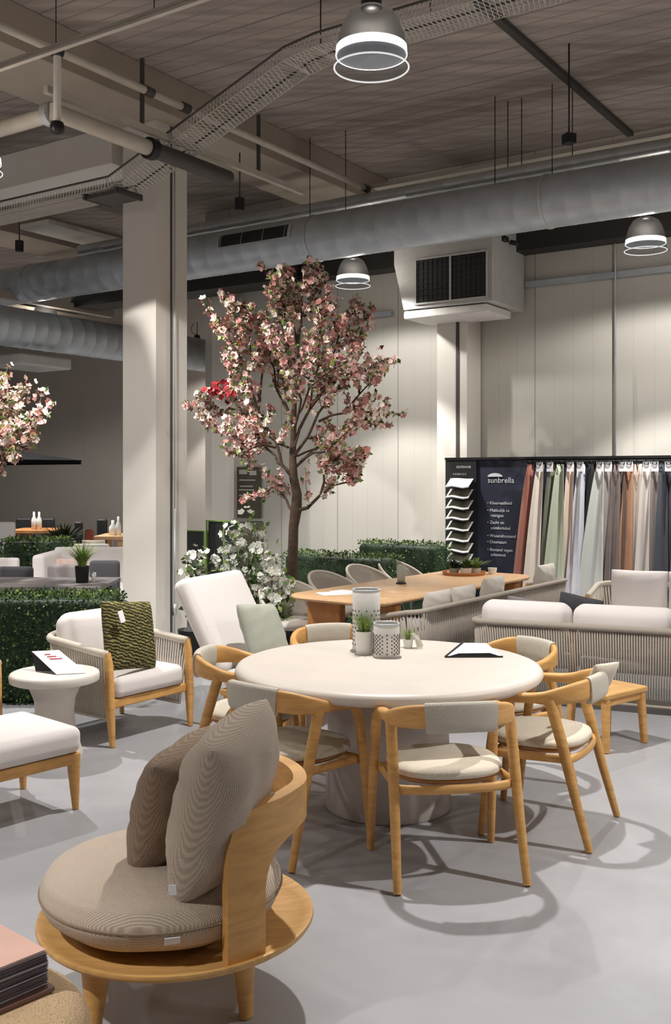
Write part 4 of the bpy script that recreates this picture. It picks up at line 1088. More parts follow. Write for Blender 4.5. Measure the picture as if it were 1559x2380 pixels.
# ---- wooden stool
t = thing('wooden_stool', 'small wooden stool in front of the rope sofa, right of the dining chair', 'stool', V(1.72, 6.42, 0), facing(.55, -.83)+.1)
g = MB(); g.rbox(.44, .32, .035, .012, T((0, 0, .343)), n=4); g.build('seat', M['teak'], t)
g = MB(); 
for s_ in (-1, 1): g.box((s_*.185, 0, .305), (.03, .26, .05)); g.box((0, s_*.125, .305), (.36, .025, .05))
g.build('apron', M['teak_arm'], t, smooth=False, bevel=.004)
for a in (-1, 1):
    for b_ in (-1, 1): g = MB(); g.tube([V(a*.2, b_*.14, .003), V(a*.185, b_*.125, .328)], [.02, .024], 12, flat=[.02, .026], up=(0, 1, 0), power=.6); g.build('leg', M['teak_arm'], t, smooth=50)

# ---- plants ------------------------------------------------------
def hedge(c, L, D, z0, z1, rz, label, n, seed, leafs=('leaf', 'leaf_light', 'leaf_dark'), s=.03, box=True):
    t = thing('hedge', label, 'hedge', V(c.x, c.y, 0), rz); rnd = random.Random(seed)
    if z0 > .05: 
        g = MB(); g.box((0, 0, z0/2), (L-.04, D-.06, z0)); g.build('planter', M['black'], t, smooth=False, bevel=.01)
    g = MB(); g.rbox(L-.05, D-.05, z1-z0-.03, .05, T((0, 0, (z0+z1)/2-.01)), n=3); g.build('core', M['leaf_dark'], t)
    g = MB()
    H = z1-z0; at_ = L*D; af = L*H; as_ = D*H; tot = at_+2*af+2*as_
    for i in range(n):
        r = rnd.uniform(0, tot)
        if r < at_: p = V(rnd.uniform(-L/2, L/2), rnd.uniform(-D/2, D/2), z1); nr = V(0, 0, 1)
        elif r < at_+2*af:
            s_ = 1 if r < at_+af*.5 else -1; p = V(rnd.uniform(-L/2, L/2), s_*D/2, rnd.uniform(z0, z1)); nr = V(0, s_, 0)
        else: s_ = rnd.choice((-1, 1)); p = V(s_*L/2, rnd.uniform(-D/2, D/2), rnd.uniform(z0, z1)); nr = V(s_, 0, 0)
        p += nr*rnd.uniform(-.03, .015)+V(rnd.gauss(0, .006), rnd.gauss(0, .006), rnd.gauss(0, .006))
        d = (nr+V(rnd.uniform(-1, 1), rnd.uniform(-1, 1), rnd.uniform(-1, 1))*.9).normalized()
        sd = d.cross(V(rnd.uniform(-1, 1), rnd.uniform(-1, 1), rnd.uniform(-1, 1))).normalized()
        l_ = s*rnd.uniform(.6, 1.2); w_ = l_*.33
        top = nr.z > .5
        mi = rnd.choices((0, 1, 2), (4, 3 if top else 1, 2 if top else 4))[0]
        g.add([p, p+d*l_*.5+sd*w_, p+d*l_, p+d*l_*.5-sd*w_], [(0, 1, 2, 3)], mi)
    g.build('foliage', [M[x] for x in leafs], t, smooth=False, merge=False)
    return t
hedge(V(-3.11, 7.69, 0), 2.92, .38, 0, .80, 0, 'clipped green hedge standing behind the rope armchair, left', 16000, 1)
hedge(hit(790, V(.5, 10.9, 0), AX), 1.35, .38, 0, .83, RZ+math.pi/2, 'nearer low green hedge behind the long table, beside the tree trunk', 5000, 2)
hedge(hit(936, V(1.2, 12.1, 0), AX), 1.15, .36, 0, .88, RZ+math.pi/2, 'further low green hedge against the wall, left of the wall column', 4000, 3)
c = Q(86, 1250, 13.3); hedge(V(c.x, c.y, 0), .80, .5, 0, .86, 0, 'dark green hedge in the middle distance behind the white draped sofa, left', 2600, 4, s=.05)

def blossom(g, p, n, rnd, r, mi):
    """five-petal double blossom"""
    n = n.normalized(); a = n.cross(V(rnd.uniform(-1, 1), rnd.uniform(-1, 1), rnd.uniform(-1, 1))).normalized(); b_ = n.cross(a)
    for lay, (rr, hh, cnt) in enumerate(((r, .35, 5), (r*.55, .65, 3))):
        for k in range(cnt):
            an = 6.2832*k/cnt+lay*.6; o = a*math.cos(an)+b_*math.sin(an); q = a*math.cos(an+1.57)+b_*math.sin(an+1.57)
            g.add([p, p+o*rr*.6+q*rr*.48+n*rr*hh*.35, p+o*rr+n*rr*hh, p+o*rr*.6-q*rr*.48+n*rr*hh*.35], [(0, 1, 2, 3)], mi)
def leafq(g, p, d, rnd, l, mi):
    d = d.normalized(); sd = d.cross(V(rnd.uniform(-1, 1), rnd.uniform(-1, 1), rnd.uniform(-1, 1))).normalized()*l*.28
    g.add([p, p+d*l*.5+sd, p+d*l, p+d*l*.5-sd], [(0, 1, 2, 3)], mi)
def blossom_tree(base, limbs, trunk, label, seed, nb, warm=False, rs=.034, sub=10):
    """trunk: list of (point, radius); limbs: list of point lists with start radius"""
    t = thing('blossom_tree', label, 'tree', base); rnd = random.Random(seed)
    g = MB(); g.tube([p for p, _ in trunk], [r for _, r in trunk], 14)
    tw = MB(); ends = []
    def wiggle(pts, amp):
        out = []
        for a, b_ in zip(pts[:-1], pts[1:]):
            out.append(a); out.append(a.lerp(b_, .5)+V(rnd.gauss(0, amp), rnd.gauss(0, amp), rnd.gauss(0, amp)))
        return out+[pts[-1]]
    for pts, r0 in limbs:
        w_ = wiggle(pts, .018); n_ = len(w_); rr = [max(.004, r0*(1-i/(n_-1))**.8+.003) for i in range(n_)]
        g.tube(w_, [x*.62 for x in rr], 8)
        L = sum((b_-a).length for a, b_ in zip(w_[:-1], w_[1:]))
        ns = max(5, int(L*sub))
        for k in range(ns):
            f = .28+.72*(k+rnd.random())/ns; x = f*(n_-1); i = min(int(x), n_-2); p = w_[i].lerp(w_[i+1], x-i); dr = (w_[i+1]-w_[i]).normalized()
            o = V(rnd.gauss(0, 1), rnd.gauss(0, 1), rnd.gauss(0, .5)).normalized()
            d = (dr*.8+o*.9+V(0, 0, .25)).normalized(); l_ = rnd.uniform(.14, .36)*(1.15-.5*f)
            q = [p, p+d*l_*.5+o*.02, p+d*l_+V(0, 0, .04)]
            g.tube(q, [.004, .003, .002], 4); ends.append(q)
        ends.append(w_[-3:] if n_ > 3 else w_)
    g.build('trunk', M['bark'], t, world=True, smooth=60)
    fl_ = MB()
    for i in range(nb):
        q = rnd.choice(ends); f = rnd.uniform(.15, 1.05)*(len(q)-1); k = min(int(f), len(q)-2); p = q[k].lerp(q[k+1], f-k)
        o = V(rnd.gauss(0, 1), rnd.gauss(0, 1), rnd.gauss(0, 1)).normalized(); p = p+o*rnd.uniform(.0, .05)
        mi = rnd.choices((0, 1, 2), (6, 3, 6))[0] if not warm else rnd.choices((0, 1, 2), (5, 1, 6))[0]
        blossom(fl_, p, o, rnd, rs*rnd.uniform(.5, 1.12), mi)
        if rnd.random() < .6: leafq(fl_, p, V(rnd.gauss(0, 1), rnd.gauss(0, 1), rnd.gauss(0, 1)), rnd, rnd.uniform(.04, .075), rnd.choice((3, 4, 4, 5)))
    return t, fl_, ends, rnd
PET = [M['petal_pink'], M['petal_rose'], M['petal_white'], M['leaf'], M['leaf_light'], M['bark'], M['petal_red']]
TD = 9.9
def tq(u, v, dd=0): return Q(u, v, TD+dd)
tbase = V((678-HX)*TD/F, TD, 0)
trunk = [(V(tbase.x, tbase.y, 0), .062), (tq(678, 1400), .056), (tq(680, 1300), .05), (tq(682, 1225), .048), (tq(688, 1185), .056), (tq(690, 1150), .048), (tq(682, 1110), .042), (tq(680, 1060, .03), .034), (tq(683, 980, .02), .026), (tq(685, 900), .02), (tq(690, 820), .015), (tq(700, 740), .010), (tq(705, 670), .005)]
lim = []
def L_(r, *pts): lim.append(([tq(*p) for p in pts], r))
L_(.03, (690, 1195), (715, 1180, -.05), (745, 1150, -.1), (752, 1100, -.15), (790, 1060, -.2), (842, 1062, -.3))
L_(.018, (745, 1150, -.1), (775, 1128, -.05), (820, 1120, 0), (838, 1090, .1))
L_(.022, (684, 1190), (665, 1160, .1), (640, 1120, .2), (610, 1150, .3))
L_(.028, (680, 1110), (655, 1080, 0), (635, 1010, -.05), (600, 960, -.1), (570, 890, -.15), (540, 850, -.2))
L_(.022, (655, 1080), (640, 1060, .1), (590, 1010, .2), (545, 965, .3), (480, 950, .35))
L_(.02, (640, 1040), (590, 1040, -.2), (530, 1010, -.3), (490, 985, -.35))
L_(.02, (610, 975, -.1), (560, 940, 0), (500, 915, .1), (462, 935, .1))
L_(.02, (600, 960, -.1), (575, 860, -.2), (535, 790, -.25), (510, 740, -.3))
L_(.02, (600, 960, 0), (610, 860, .1), (580, 780, .2), (552, 710, .2))
L_(.02, (683, 980), (640, 900, .2), (620, 820, .3), (600, 760, .35))
L_(.02, (685, 900), (660, 820, -.2), (650, 740, -.25), (645, 660, -.2))
L_(.016, (690, 820), (700, 740, .2), (730, 680, .25), (735, 645, .2))
L_(.014, (690, 820), (670, 720, 0), (640, 640, .05))
L_(.014, (700, 760), (700, 690, -.1), (712, 635, -.1))
L_(.024, (683, 1040), (720, 950, .1), (755, 850, .15), (790, 770, .2), (830, 720, .2))
L_(.02, (720, 950), (770, 880, .3), (830, 820, .35), (845, 740, .3))
L_(.022, (683, 1060), (740, 960, -.15), (800, 890, -.25), (880, 850, -.3))
L_(.02, (740, 980), (800, 960, 0), (850, 900, .1), (880, 860, .15))
L_(.022, (682, 1090), (750, 1030, .2), (800, 1000, .3), (850, 980, .3), (902, 952, .3))
L_(.018, (700, 1070), (760, 1050, -.2), (800, 1010, -.3), (860, 970, -.4))
L_(.018, (720, 950), (740, 850, -.2), (745, 770, -.2), (760, 700, -.2))
L_(.018, (683, 1000), (660, 930, .35), (690, 850, .45), (740, 800, .5))
L_(.018, (683, 1000), (700, 930, -.35), (680, 850, -.45), (640, 780, -.5))
L_(.016, (690, 1060), (740, 1040, .35), (780, 1050, .4), (800, 1090, .4))
L_(.016, (670, 1040), (620, 1010, .3), (580, 1040, .35), (560, 1060, .3))
L_(.016, (683, 980), (720, 900, -.4), (790, 850, -.5), (830, 880, -.5))
bt, fl_, ends, rnd = blossom_tree(tbase, lim, trunk, 'tall pink blossom tree in front of the pale wall', 5, 5800, rs=.037, sub=12)
for i in range(22):
    p = tq(508+rnd.gauss(0, 16), 905+rnd.gauss(0, 11), rnd.uniform(-.1, .2)); blossom(fl_, p, V(rnd.gauss(0, 1), -1, rnd.gauss(0, 1)), rnd, .036, 6)
fl_.build('blossoms', PET, bt, world=True, smooth=False, merge=False)
g = MB(); g.lathe([(0, 0), (.2, 0), (.23, .3), (.21, .3), (.2, .27), (0, .27)], 32, tbase); g.build('pot', M['black'], bt, world=True, smooth=50)

# the blossom tree cut by the left edge
TD2 = 8.35; c2 = V((-75-HX)*TD2/F, TD2, 0); lim2 = []; rnd2 = random.Random(3)
for k in range(30):
    a = rnd2.uniform(0, 6.283); el = rnd2.uniform(-.75, 1.1); R2 = .72*rnd2.uniform(.8, 1.05)
    o = V(math.cos(a)*math.cos(el), math.sin(a)*math.cos(el), math.sin(el))
    s0_ = V(c2.x, c2.y, 1.45+rnd2.uniform(0, .5)); c_ = V(c2.x, c2.y, 1.98); e_ = c_+V(o.x*R2*.9, o.y*R2*.9, o.z*R2*.80)
    lim2.append(([s0_, s0_.lerp(e_, .5)+V(0, 0, .06), e_], .016))
bt2, fl2, ends2, rnd = blossom_tree(c2, lim2, [(c2, .05), (V(c2.x+.02, c2.y, .8), .045), (V(c2.x, c2.y, 1.5), .04), (V(c2.x, c2.y, 2.1), .02)], 'cream and pink blossom tree cut by the left edge', 9, 3200, True, .036, 9)
fl2.build('blossoms', PET, bt2, world=True, smooth=False, merge=False)
g = MB(); g.lathe([(0, 0), (.16, 0), (.19, .28), (.17, .28), (0, .26)], 32, c2); g.build('pot', M['black'], bt2, world=True, smooth=50)

# white flowering plants
def flowering(base, pts, label, seed, n, dens=1):
    t = thing('flowering_plant', label, 'plant', base); rnd = random.Random(seed)
    g = MB(); f_ = MB()
    g0 = MB(); g0.lathe([(0, 0), (.13, 0), (.16, .24), (.145, .24), (0, .22)], 24, base); g0.build('pot', M['black'], t, world=True, smooth=50)
    for e in pts:
        q = [V(base.x, base.y, .22), V(base.x, base.y, .22).lerp(e, .5)+V(rnd.gauss(0, .04), rnd.gauss(0, .04), .05), e]
        g.tube(q, [.008, .006, .003], 5)
        for i in range(n):
            o = V(rnd.gauss(0, 1), rnd.gauss(0, 1), rnd.gauss(0, 1)).normalized(); p = e+o*abs(rnd.gauss(0, .075)); 
            if rnd.random() < .72: blossom(f_, p, o+V(0, -.4, 0), rnd, rnd.uniform(.025, .042), 0)
            else: leafq(f_, p, o, rnd, .07, rnd.choice((1, 2)))
        for i in range(n//2):
            p = q[0].lerp(e, rnd.uniform(.2, .9))+V(rnd.gauss(0, .06), rnd.gauss(0, .06), rnd.gauss(0, .05)); leafq(f_, p, V(rnd.gauss(0, 1), rnd.gauss(0, 1), rnd.gauss(0, 1)), rnd, .09, rnd.choice((1, 2, 3)))
    g.build('stems', M['leaf'], t, world=True); f_.build('blossoms', [M['flower_white'], M['leaf'], M['leaf_light'], M['leaf_dark']], t, world=True, smooth=False, merge=False)
FD = 9.4
flowering(V((578-HX)*FD/F, FD, 0), [Q(u, v, FD+dd) for u, v, dd in ((575, 1225, 0), (545, 1240, .1), (600, 1245, .1), (530, 1275, 0), (560, 1265, -.1), (600, 1275, -.1), (545, 1305, 0), (585, 1300, .1), (530, 1325, .1), (560, 1335, -.1), (605, 1320, 0))], 'tall plant with clusters of white flowers in front of the dark green cabinet', 3, 26)
FD = 8.55
flowering(V((640-HX)*FD/F, FD+.1, 0), [Q(u, v, FD+dd) for u, v, dd in ((625, 1300, .1), (635, 1335, 0), (605, 1345, .05), (655, 1350, .1), (620, 1375, 0), (640, 1395, 0), (660, 1375, .05), (615, 1410, .1))], 'lower white flowering plant between the white reclining chair and the long table', 4, 24)
FD = 9.6
flowering(V((452-HX)*FD/F, FD, 0), [Q(u, v, FD+dd) for u, v, dd in ((446, 1290, 0), (452, 1310, .05), (500, 1300, .1), (445, 1335, 0), (470, 1330, 0))], 'white flowering plant just right of the white column', 6, 18)
# ================================================================ BACKGROUND
# ---- fabric display in front of the wall
DD = V((1037-HX)*12.9/F, 12.9, 0)
def dpt(u, off=0, z=0): q = hit(u, DD-RX*off, AX); return V(q.x, q.y, z)
dl_ = -AX
disp = thing('fabric_display', 'dark display wall with leaflet rack, navy information board and curtain rod', 'display', dpt(1100))
ZD = 1.90
def board(u0, u1, z0, z1, off, th_, mat, name, par=disp):
    a, b_ = dpt(u0, off), dpt(u1, off); c = (a+b_)/2
    g = MB(); g.box(V(c.x, c.y, (z0+z1)/2), (th_, (b_-a).length, z1-z0), RZ); o = g.build(name, mat, par, world=True, smooth=False)
    if par is not disp: o.location = -disp.location
    return o
board(1037, 1640, 0, ZD, 0, .05, M['navy'], 'back_board')
rk = board(1038, 1108, 0.02, ZD-.005, .04, .03, M['black'], 'rack_panel')
board(1037, 1640, ZD-.005, ZD+.025, .02, .09, M['blackmetal'], 'top_rail')
# rod
a, b_ = dpt(1212, .16, 1.865), dpt(1640, .16, 1.865); g = MB(); g.tube([a, b_], .012, 10)
for u in (1215, 1420, 1600): q = dpt(u, .16, 1.865); g.tube([q, q+RX*.13], .008, 8)
g.build('curtain_rod', M['blackmetal'], disp, world=True)
# leaflet shelves
zs = [1.60-.134*k for k in range(8)]
for k, z in enumerate(zs):
    def sp(a, b_, w=0):   # a: 0..1 across, b_: 0..1 outwards and down
        q = dpt(1054, 0)+(dpt(1106, 0)-dpt(1054, 0))*a-RX*(.07+.14*b_)
        return V(q.x, q.y, z+.06-.10*b_+.012*math.sin(a*6.283)*(.3+.7*b_)+w)
    g = MB(); g.grid(lambda a, b_: sp(a, b_), 13, 4); o = g.build('leaflet_shelf', M['paper'] if k == 0 else M['zinc'], disp, world=True, solid=.006)
    g = MB(); g.tube([sp(0, 1), sp(.25, 1), sp(.5, 1), sp(.75, 1), sp(1, 1)], .011, 6); g.tube([sp(0, 0), sp(0, 1)], .007, 6); o2 = g.build('shelf_edge', M['paper'], o, world=False); o2.location = -disp.location
    if k: 
        g = MB(); g.grid(lambda a, b_: sp(.08+.84*a, .08+.8*b_, .008), 7, 3); o3 = g.build('leaflet', M['olive_board'], o, world=False, solid=.004); o3.location = -disp.location
rz_t = math.atan2(dl_.y, dl_.x)
def dtext(s_, u, v, size, name='lettering', par=disp, off=.03, mat=None):
    q = dpt(u, off); d = q.y; z = EYE-(v-HY)*d/F
    return up_text(s_, size, mat or M['lettering'], name, par, V(q.x, q.y, z)-disp.location, (math.pi/2, 0, rz_t), .0008)
dtext('sunbrella', 1133, 1122, .098)
q = dpt(1150, .035); zq = EYE-(1108-HY)*q.y/F
g = MB(); g.add([V(q.x, q.y, zq)+dl_*x+V(0, 0, y) for x, y in [(-.10, 0)]+[(.10*math.cos(a), .045*math.sin(a)) for a in [math.radians(180-12*k) for k in range(16)]]], [tuple(range(17))]); g.build('umbrella_emblem', M['lettering'], disp, world=True, smooth=False, solid=.002)
for s_, v, ind in (('• Kleurvastheid', 1172, 0), ('• Makkelijk te', 1189, 0), ('reinigen', 1201, 8), ('• Zacht en', 1217, 0), ('comfortabel', 1230, 8), ('• Waterafstotend', 1248, 0), ('• Duurzaam', 1262, 0), ('• Bestand tegen', 1280, 0), ('schimmel', 1292, 8)):
    dtext(s_, 1132+ind, v, .054)
dtext('OUTDOOR', 1060, 1088, .04, off=.058); dtext('F A B R I C S', 1053, 1104, .033, off=.058)

# ---- hanging fabric samples
cols = [(1231, 1205, (150, 98, 84), 24), (1257, 1236, (212, 202, 190), 22), (1281, 1262, (118, 118, 102), 20), (1304, 1288, (176, 182, 162), 30), (1328, 1313, (214, 194, 178), 16),
        (1351, 1334, (198, 198, 206), 24), (1374, 1353, (38, 36, 36), 14), (1397, 1372, (200, 202, 196), 36), (1416, 1397, (170, 162, 158), 22), (1436, 1420, (122, 110, 106), 20),
        (1449, 1438, (110, 90, 78), 14), (1465, 1450, (178, 134, 106), 24), (1484, 1470, (206, 192, 180), 18), (1505, 1492, (214, 206, 200), 20), (1524, 1512, (158, 148, 142), 26),
        (1540, 1534, (80, 82, 90), 22), (1556, 1552, (58, 58, 66), 20), (1580, 1578, (150, 140, 134), 22)]
names = ['terracotta', 'off-white', 'moss grey', 'pale sage', 'peach beige', 'pale blue grey', 'black', 'wide pale grey-green', 'mid grey', 'taupe', 'dark brown', 'orange', 'sand beige', 'near-white', 'stone grey', 'slate blue', 'charcoal', 'warm grey']
for k, (ut, ub, col, wpx) in enumerate(cols):
    nm = names[k]; mt_ = fabric('sample_'+nm.replace(' ', '_').replace('-', '_'), col, 220, .05, .15)
    top = dpt(ut, .16); bot = dpt(ub, .16)
    lb = nm+' fabric sample hanging from a ring on the display rod'
    if k > 0: lb = nm+' fabric sample hanging between the '+names[k-1]+' one and the next to its right' if k == len(cols)-1 else nm+' fabric sample on the rod, between the '+names[k-1]+' and '+names[k+1]+' ones'
    lb = ' '.join(lb.split()[:16])
    t = thing('fabric_sample', lb, 'fabric sample', V(top.x, top.y, 1.83), 0, 'fabric samples on the display rod')
    wt = .085; wb = wpx*1.25*top.y/F/.832*1.0; rnd = random.Random(k); ph = rnd.uniform(0, 6); zb = .12+rnd.uniform(-.03, .03)
    def fn(a, b_):
        f = b_**.8; c = top.lerp(bot, f*1.02); w_ = wt+(wb*1.3-wt)*f
        x = (a-.5)*w_; amp = .03*(1-.1*f)
        q = c+dl_*x-RX*(amp*math.sin(a*6+ph)+.006*math.sin(a*17+ph*2))-RX*(.05*f*(k % 2))
        return V(q.x, q.y, 1.83-(1.83-zb)*b_)
    g = MB(); g.grid(fn, 20, 14); g.build('cloth', mt_, t, world=True, solid=.002)
    g = MB(); c = V(top.x, top.y, 1.845)-RX*.055; g.tube([c+dl_*.028*math.cos(x*.3927)+V(0, 0, .028*math.sin(x*.3927)) for x in range(16)], .0045, 6, closed=True); g.build('ring', M['blackmetal'], t, world=True)
    g = MB(); q = V(top.x, top.y, 1.80)-RX*.045; g.box(q, (.002, .08, .11), RZ); 
    if k % 3 != 0: g.build('header_label', M['paper'], t, world=True, smooth=False)

# ---- dark green display cabinet and the poster left of the tree
cb = thing('display_cabinet', 'dark green display cabinet with lime edges behind the white flowers', 'cabinet', Q(548, 1300, 11.6))
near = V((555-HX)*11.4/F, 11.4, 0); la = (hit(481, near, AX)-near).length; lr = (hit(613, near, RX)-near).length
ZK = 1.18; c = near+AX*(la/2)+RX*(lr/2)
g = MB(); g.box(V(c.x, c.y, ZK/2), (lr-.02, la-.02, ZK-.02), RZ); g.build('cabinet_body', M['dark_green'], cb, world=True, smooth=False)
g = MB(); g.box(near+RX*(lr/2)-AX*.005+V(0, 0, ZK/2), (lr-.03, .01, ZK-.04), RZ); g.build('side_panel', M['olive_board'], cb, world=True, smooth=False)
g = MB()
for f in (0, .45, 1.0):
    q = near+AX*la*f-RX*.008; g.box(V(q.x, q.y, ZK/2), (.016, .016, ZK), RZ)
q = near+AX*la/2-RX*.008; g.box(V(q.x, q.y, ZK), (.03, la, .016), RZ)
g.build('edge_trim', M['green_edge'], cb, world=True, smooth=False)
cb2 = thing('display_cabinet', 'second dark cabinet with lime edge, partly hidden by the white column', 'cabinet', Q(455, 1300, 12.2))
near = V((476-HX)*12.2/F, 12.2, 0); ZK = 1.03; c = near+AX*.3+RX*.15
g = MB(); g.box(V(c.x, c.y, ZK/2), (.3, .6, ZK-.02), RZ); g.build('cabinet_body', M['dark_green'], cb2, world=True, smooth=False)
g = MB(); q = near-RX*.008; g.box(V(q.x, q.y, ZK/2), (.016, .02, ZK), RZ); q = near+AX*.3-RX*.008; g.box(V(q.x, q.y, ZK), (.03, .6, .016), RZ); g.build('edge_trim', M['green_edge'], cb2, world=True, smooth=False)
# wall poster
pl_ = W0-RX*.04
a, b_ = hit(552, pl_, AX), hit(606, pl_, AX); c = (a+b_)/2; z0, z1 = EYE-(1204-HY)*c.y/F, EYE-(1085-HY)*c.y/F
po = thing('wall_poster', 'dark olive poster with pale lettering on the wall left of the tree', 'poster', V(c.x, c.y, (z0+z1)/2))
g = MB(); g.box(V(c.x, c.y, (z0+z1)/2), (.03, (b_-a).length, z1-z0), RZ); g.build('panel', M['olive_board'], po, world=True, smooth=False)
g = MB()
for k, (f0, f1, zz_) in enumerate(((.1, .45, .9), (.55, .85, .88), (.1, .8, .74), (.15, .7, .62), (.1, .75, .55), (.1, .5, .44))):
    q0_, q1_ = a.lerp(b_, f0)-RX*.02, a.lerp(b_, f1)-RX*.02; cc_ = (q0_+q1_)/2; hh_ = .07 if k < 2 else .018
    g.box(V(cc_.x, cc_.y, z0+(z1-z0)*zz_), (.004, (q1_-q0_).length, hh_), RZ)
g.build('printed_lines', M['zinc'], po, world=True, smooth=False)

# ---- grey table with grass pot behind the left hedge
gt = thing('grey_table', 'long dark grey table behind the left hedge', 'table', V(-3.0, 9.22, 0))
g = MB(); g.box((0, 0, .71), (1.9, .86, .04)); g.build('tabletop', M['greyfab'], gt, smooth=False, bevel=.008)
for a in (-1, 1):
    for b_ in (-1, 1): g = MB(); g.box((a*.85, b_*.36, .345), (.06, .06, .69)); g.build('leg', M['pipe_dark'], gt, smooth=False, bevel=.004)
potted('potted_grass', P(191, 1354, .731), .065, .15, M['black'], .24, 200, 'bright green grass plant in a black pot on the grey table', seed=31, leaf='leaf_light', wd=.006, curl=1.0)
p = P(218, 1354, .73); g = MB(); g.lathe([(0, 0), (.015, 0), (.022, .05), (.02, .09), (0, .095)], 16, p); tag(g.build('small_bottle', M['ceramic']), 'tiny white bottle beside the grass pot on the grey table', 'bottle')
def box_chair(name, label, cat, u0, u1, v, d, z1, mat, group=None, back=True, z0=.0, dep=.5, pad=None, seatz=.42):
    x0, x1 = (u0-HX)*d/F, (u1-HX)*d/F; w_ = x1-x0; t = thing(name, label, cat, V((x0+x1)/2, d+dep/2, 0), 0, group)
    g = MB(); g.rbox(w_, .09, z1-.22, .035, T((0, -dep/2+.045, .22+(z1-.22)/2))); g.build('backrest', mat, t)
    g = MB(); g.rbox(w_, dep-.08, .14, .04, T((0, .03, seatz-.07))); g.build('seat', pad or mat, t)
    for a in (-1, 1):
        for b_ in (-1, 1): g = MB(); g.box((a*(w_/2-.04), b_*(dep/2-.05), (seatz-.12)/2), (.035, .035, seatz-.12)); g.build('leg', M['pipe_dark'], t, smooth=False)
    return t
box_chair('dark_chair', 'dark grey chair back behind the grey table, at the far left', 'chair', -10, 74, 0, 9.95, .80, M['darkfab'], 'grey chairs behind the grey table')
box_chair('dark_chair', 'mid grey chair back behind the grey table, left of the grass pot', 'chair', 108, 180, 0, 9.95, .82, M['greyfab'], 'grey chairs behind the grey table')
box_chair('dark_chair', 'dark grey chair back behind the grey table, right of the grass pot', 'chair', 206, 276, 0, 9.95, .86, M['darkfab'], 'grey chairs behind the grey table')
ws = box_chair('garden_sofa', 'white draped garden sofa beyond the grey table, left of the column', 'sofa', 84, 285, 0, 11.4, .84, M['cream'], None, dep=.8)
ws.rotation_euler = (0, 0, math.pi)
g = MB(); g.rbox(.14, .8, .5, .04, T((.47, 0, .55))); g.build('arm', M['cream'], ws)
for k, (u, lb) in enumerate(((122, 'faint pink cushion on the white draped sofa'), (152, 'pale pink cushion next to it on the white draped sofa'))):
    scatter_cushion(lb, V((u-HX)*11.9/F, 11.92, .575), .24, .3, .09, 0, -.15, plain('pale_pink%d' % k, (232, 204, 194), .9), 70+k)
box_chair('garden_sofa', 'white garden bench seat left, in front of the dark hedge', 'sofa', -25, 42, 0, 12.0, .72, M['cream'], None, dep=.6)
wsb = box_chair('garden_sofa', 'white low sofa in the far hall right of the dark hedge', 'sofa', 160, 252, 0, 14.6, .71, M['cream'], None, dep=.8)
scatter_cushion('cream cushion with pink mark on the far white low sofa', V((218-HX)*14.85/F, 14.85, .59), .36, .34, .1, 0, .1, M['ecru'], 80)
box_chair('garden_sofa', 'white sofa with rolled back at the left edge of the far hall', 'sofa', -40, 33, 0, 15.2, 1.0, M['cream'], None, dep=.9)
def simple_table(u0, u1, d, z, mat, label, dep=.8):
    x0, x1 = (u0-HX)*d/F, (u1-HX)*d/F; t = thing('far_table', label, 'table', V((x0+x1)/2, d+dep/2, 0))
    g = MB(); g.box((0, 0, z-.03), (x1-x0, dep, .06)); g.build('tabletop', mat, t, smooth=False, bevel=.01)
    for a in (-1, 1):
        for b_ in (-1, 1): g = MB(); g.box((a*((x1-x0)/2-.1), b_*(dep/2-.1), (z-.06)/2), (.08, .08, z-.06)); g.build('leg', mat, t, smooth=False)
    return t
simple_table(20, 130, 17.0, .78, M['orange_wood'], 'orange wooden table in the far hall, left')
simple_table(218, 292, 16.0, .74, M['oak'], 'yellowish wooden table in the far hall beside the column')
def bottle(u, v, d, h, r, label, mat=None):
    p = P(u, v, .78) if False else V((u-HX)*d/F, d, v); g = MB(); g.lathe([(0, 0), (r, 0), (r, h*.55), (r*.4, h*.75), (r*.4, h), (0, h)], 16, p); tag(g.build('bottle', mat or M['ceramic']), label, 'bottle')
bottle(79, .781, 17.2, .30, .045, 'white bottle on the orange table in the far hall, left of its pair'); bottle(91, .781, 17.2, .30, .045, 'white bottle on the orange table in the far hall, right of its pair')
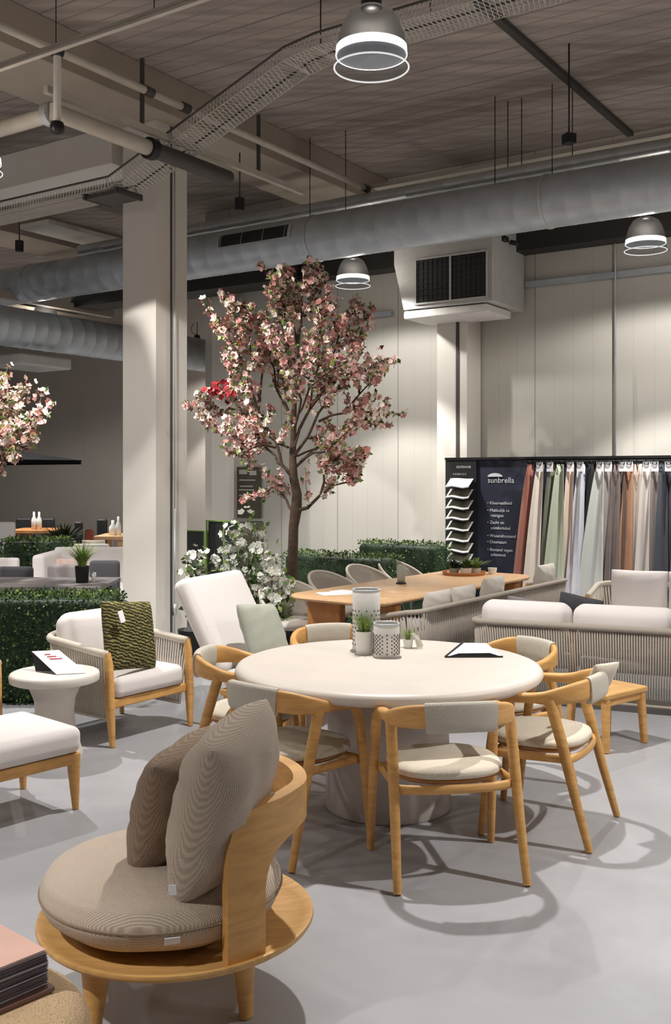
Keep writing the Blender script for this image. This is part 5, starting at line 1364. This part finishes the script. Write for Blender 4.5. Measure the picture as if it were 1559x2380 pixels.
bottle(262, .741, 16.2, .24, .06, 'white jar on the yellowish far table, left'); bottle(275, .741, 16.2, .30, .045, 'tall white bottle on the yellowish far table near the column')
box_chair('far_chair', 'red-brown chair in the far hall left of the yellowish table', 'chair', 196, 216, 0, 15.3, .88, M['red_brown'], 'chairs in the far hall')
box_chair('far_chair', 'dark chair in the far hall, left of the red-brown one', 'chair', 172, 191, 0, 16.6, .94, M['black'], 'chairs in the far hall')
box_chair('far_chair', 'dark chair in the far hall, right of the red-brown one', 'chair', 224, 248, 0, 17.2, .96, M['black'], 'chairs in the far hall')
box_chair('far_chair', 'dark chair behind the orange table, left of the bottles', 'chair', 36, 72, 0, 18.2, .93, M['black'], 'chairs in the far hall')
box_chair('far_chair', 'dark chair behind the orange table, right of the bottles', 'chair', 96, 126, 0, 18.2, .93, M['black'], 'chairs in the far hall')
potted('potted_shrub', V((145-HX)*15.6/F, 15.6, 0), .2, .62, M['black'], .42, 160, 'dark leafy shrub in a black pot in the far hall', seed=33, leaf='leaf_dark', wd=.03, curl=1.2)
# black parasol canopy at the left
pc = V(-6.0, 15.3, 0); pr_ = thing('parasol', 'black parasol canopy reaching in from the left edge', 'parasol', pc)
g = MB(); tips = [V(2.1*math.cos(math.radians(a)), 2.1*math.sin(math.radians(a)), 1.93) for a in (8, 98, 188, 278)]; top = V(0, 0, 2.22)
for i in range(4):
    g.add([top, tips[i], tips[(i+1) % 4]], [(0, 1, 2)])
    g.add([tips[i], tips[(i+1) % 4], tips[(i+1) % 4]*.995+V(0, 0, -.05), tips[i]*.995+V(0, 0, -.05)], [(0, 1, 2, 3)])
g.build('canopy', M['parasol'], pr_, smooth=False, solid=.01)
g = MB(); g.tube([V(0, 0, 0), V(0, 0, 2.2)], .03, 12); g.build('pole', M['pipe_dark'], pr_)
g = MB(); g.box((0, 0, .04), (.7, .7, .08)); g.build('base', M['pedestal'], pr_, smooth=False)
for tp_ in tips: g = MB(); g.tube([V(0, 0, 2.16), tp_+V(0, 0, -.03)], .012, 6); g.build('rib', M['pipe_dark'], pr_)
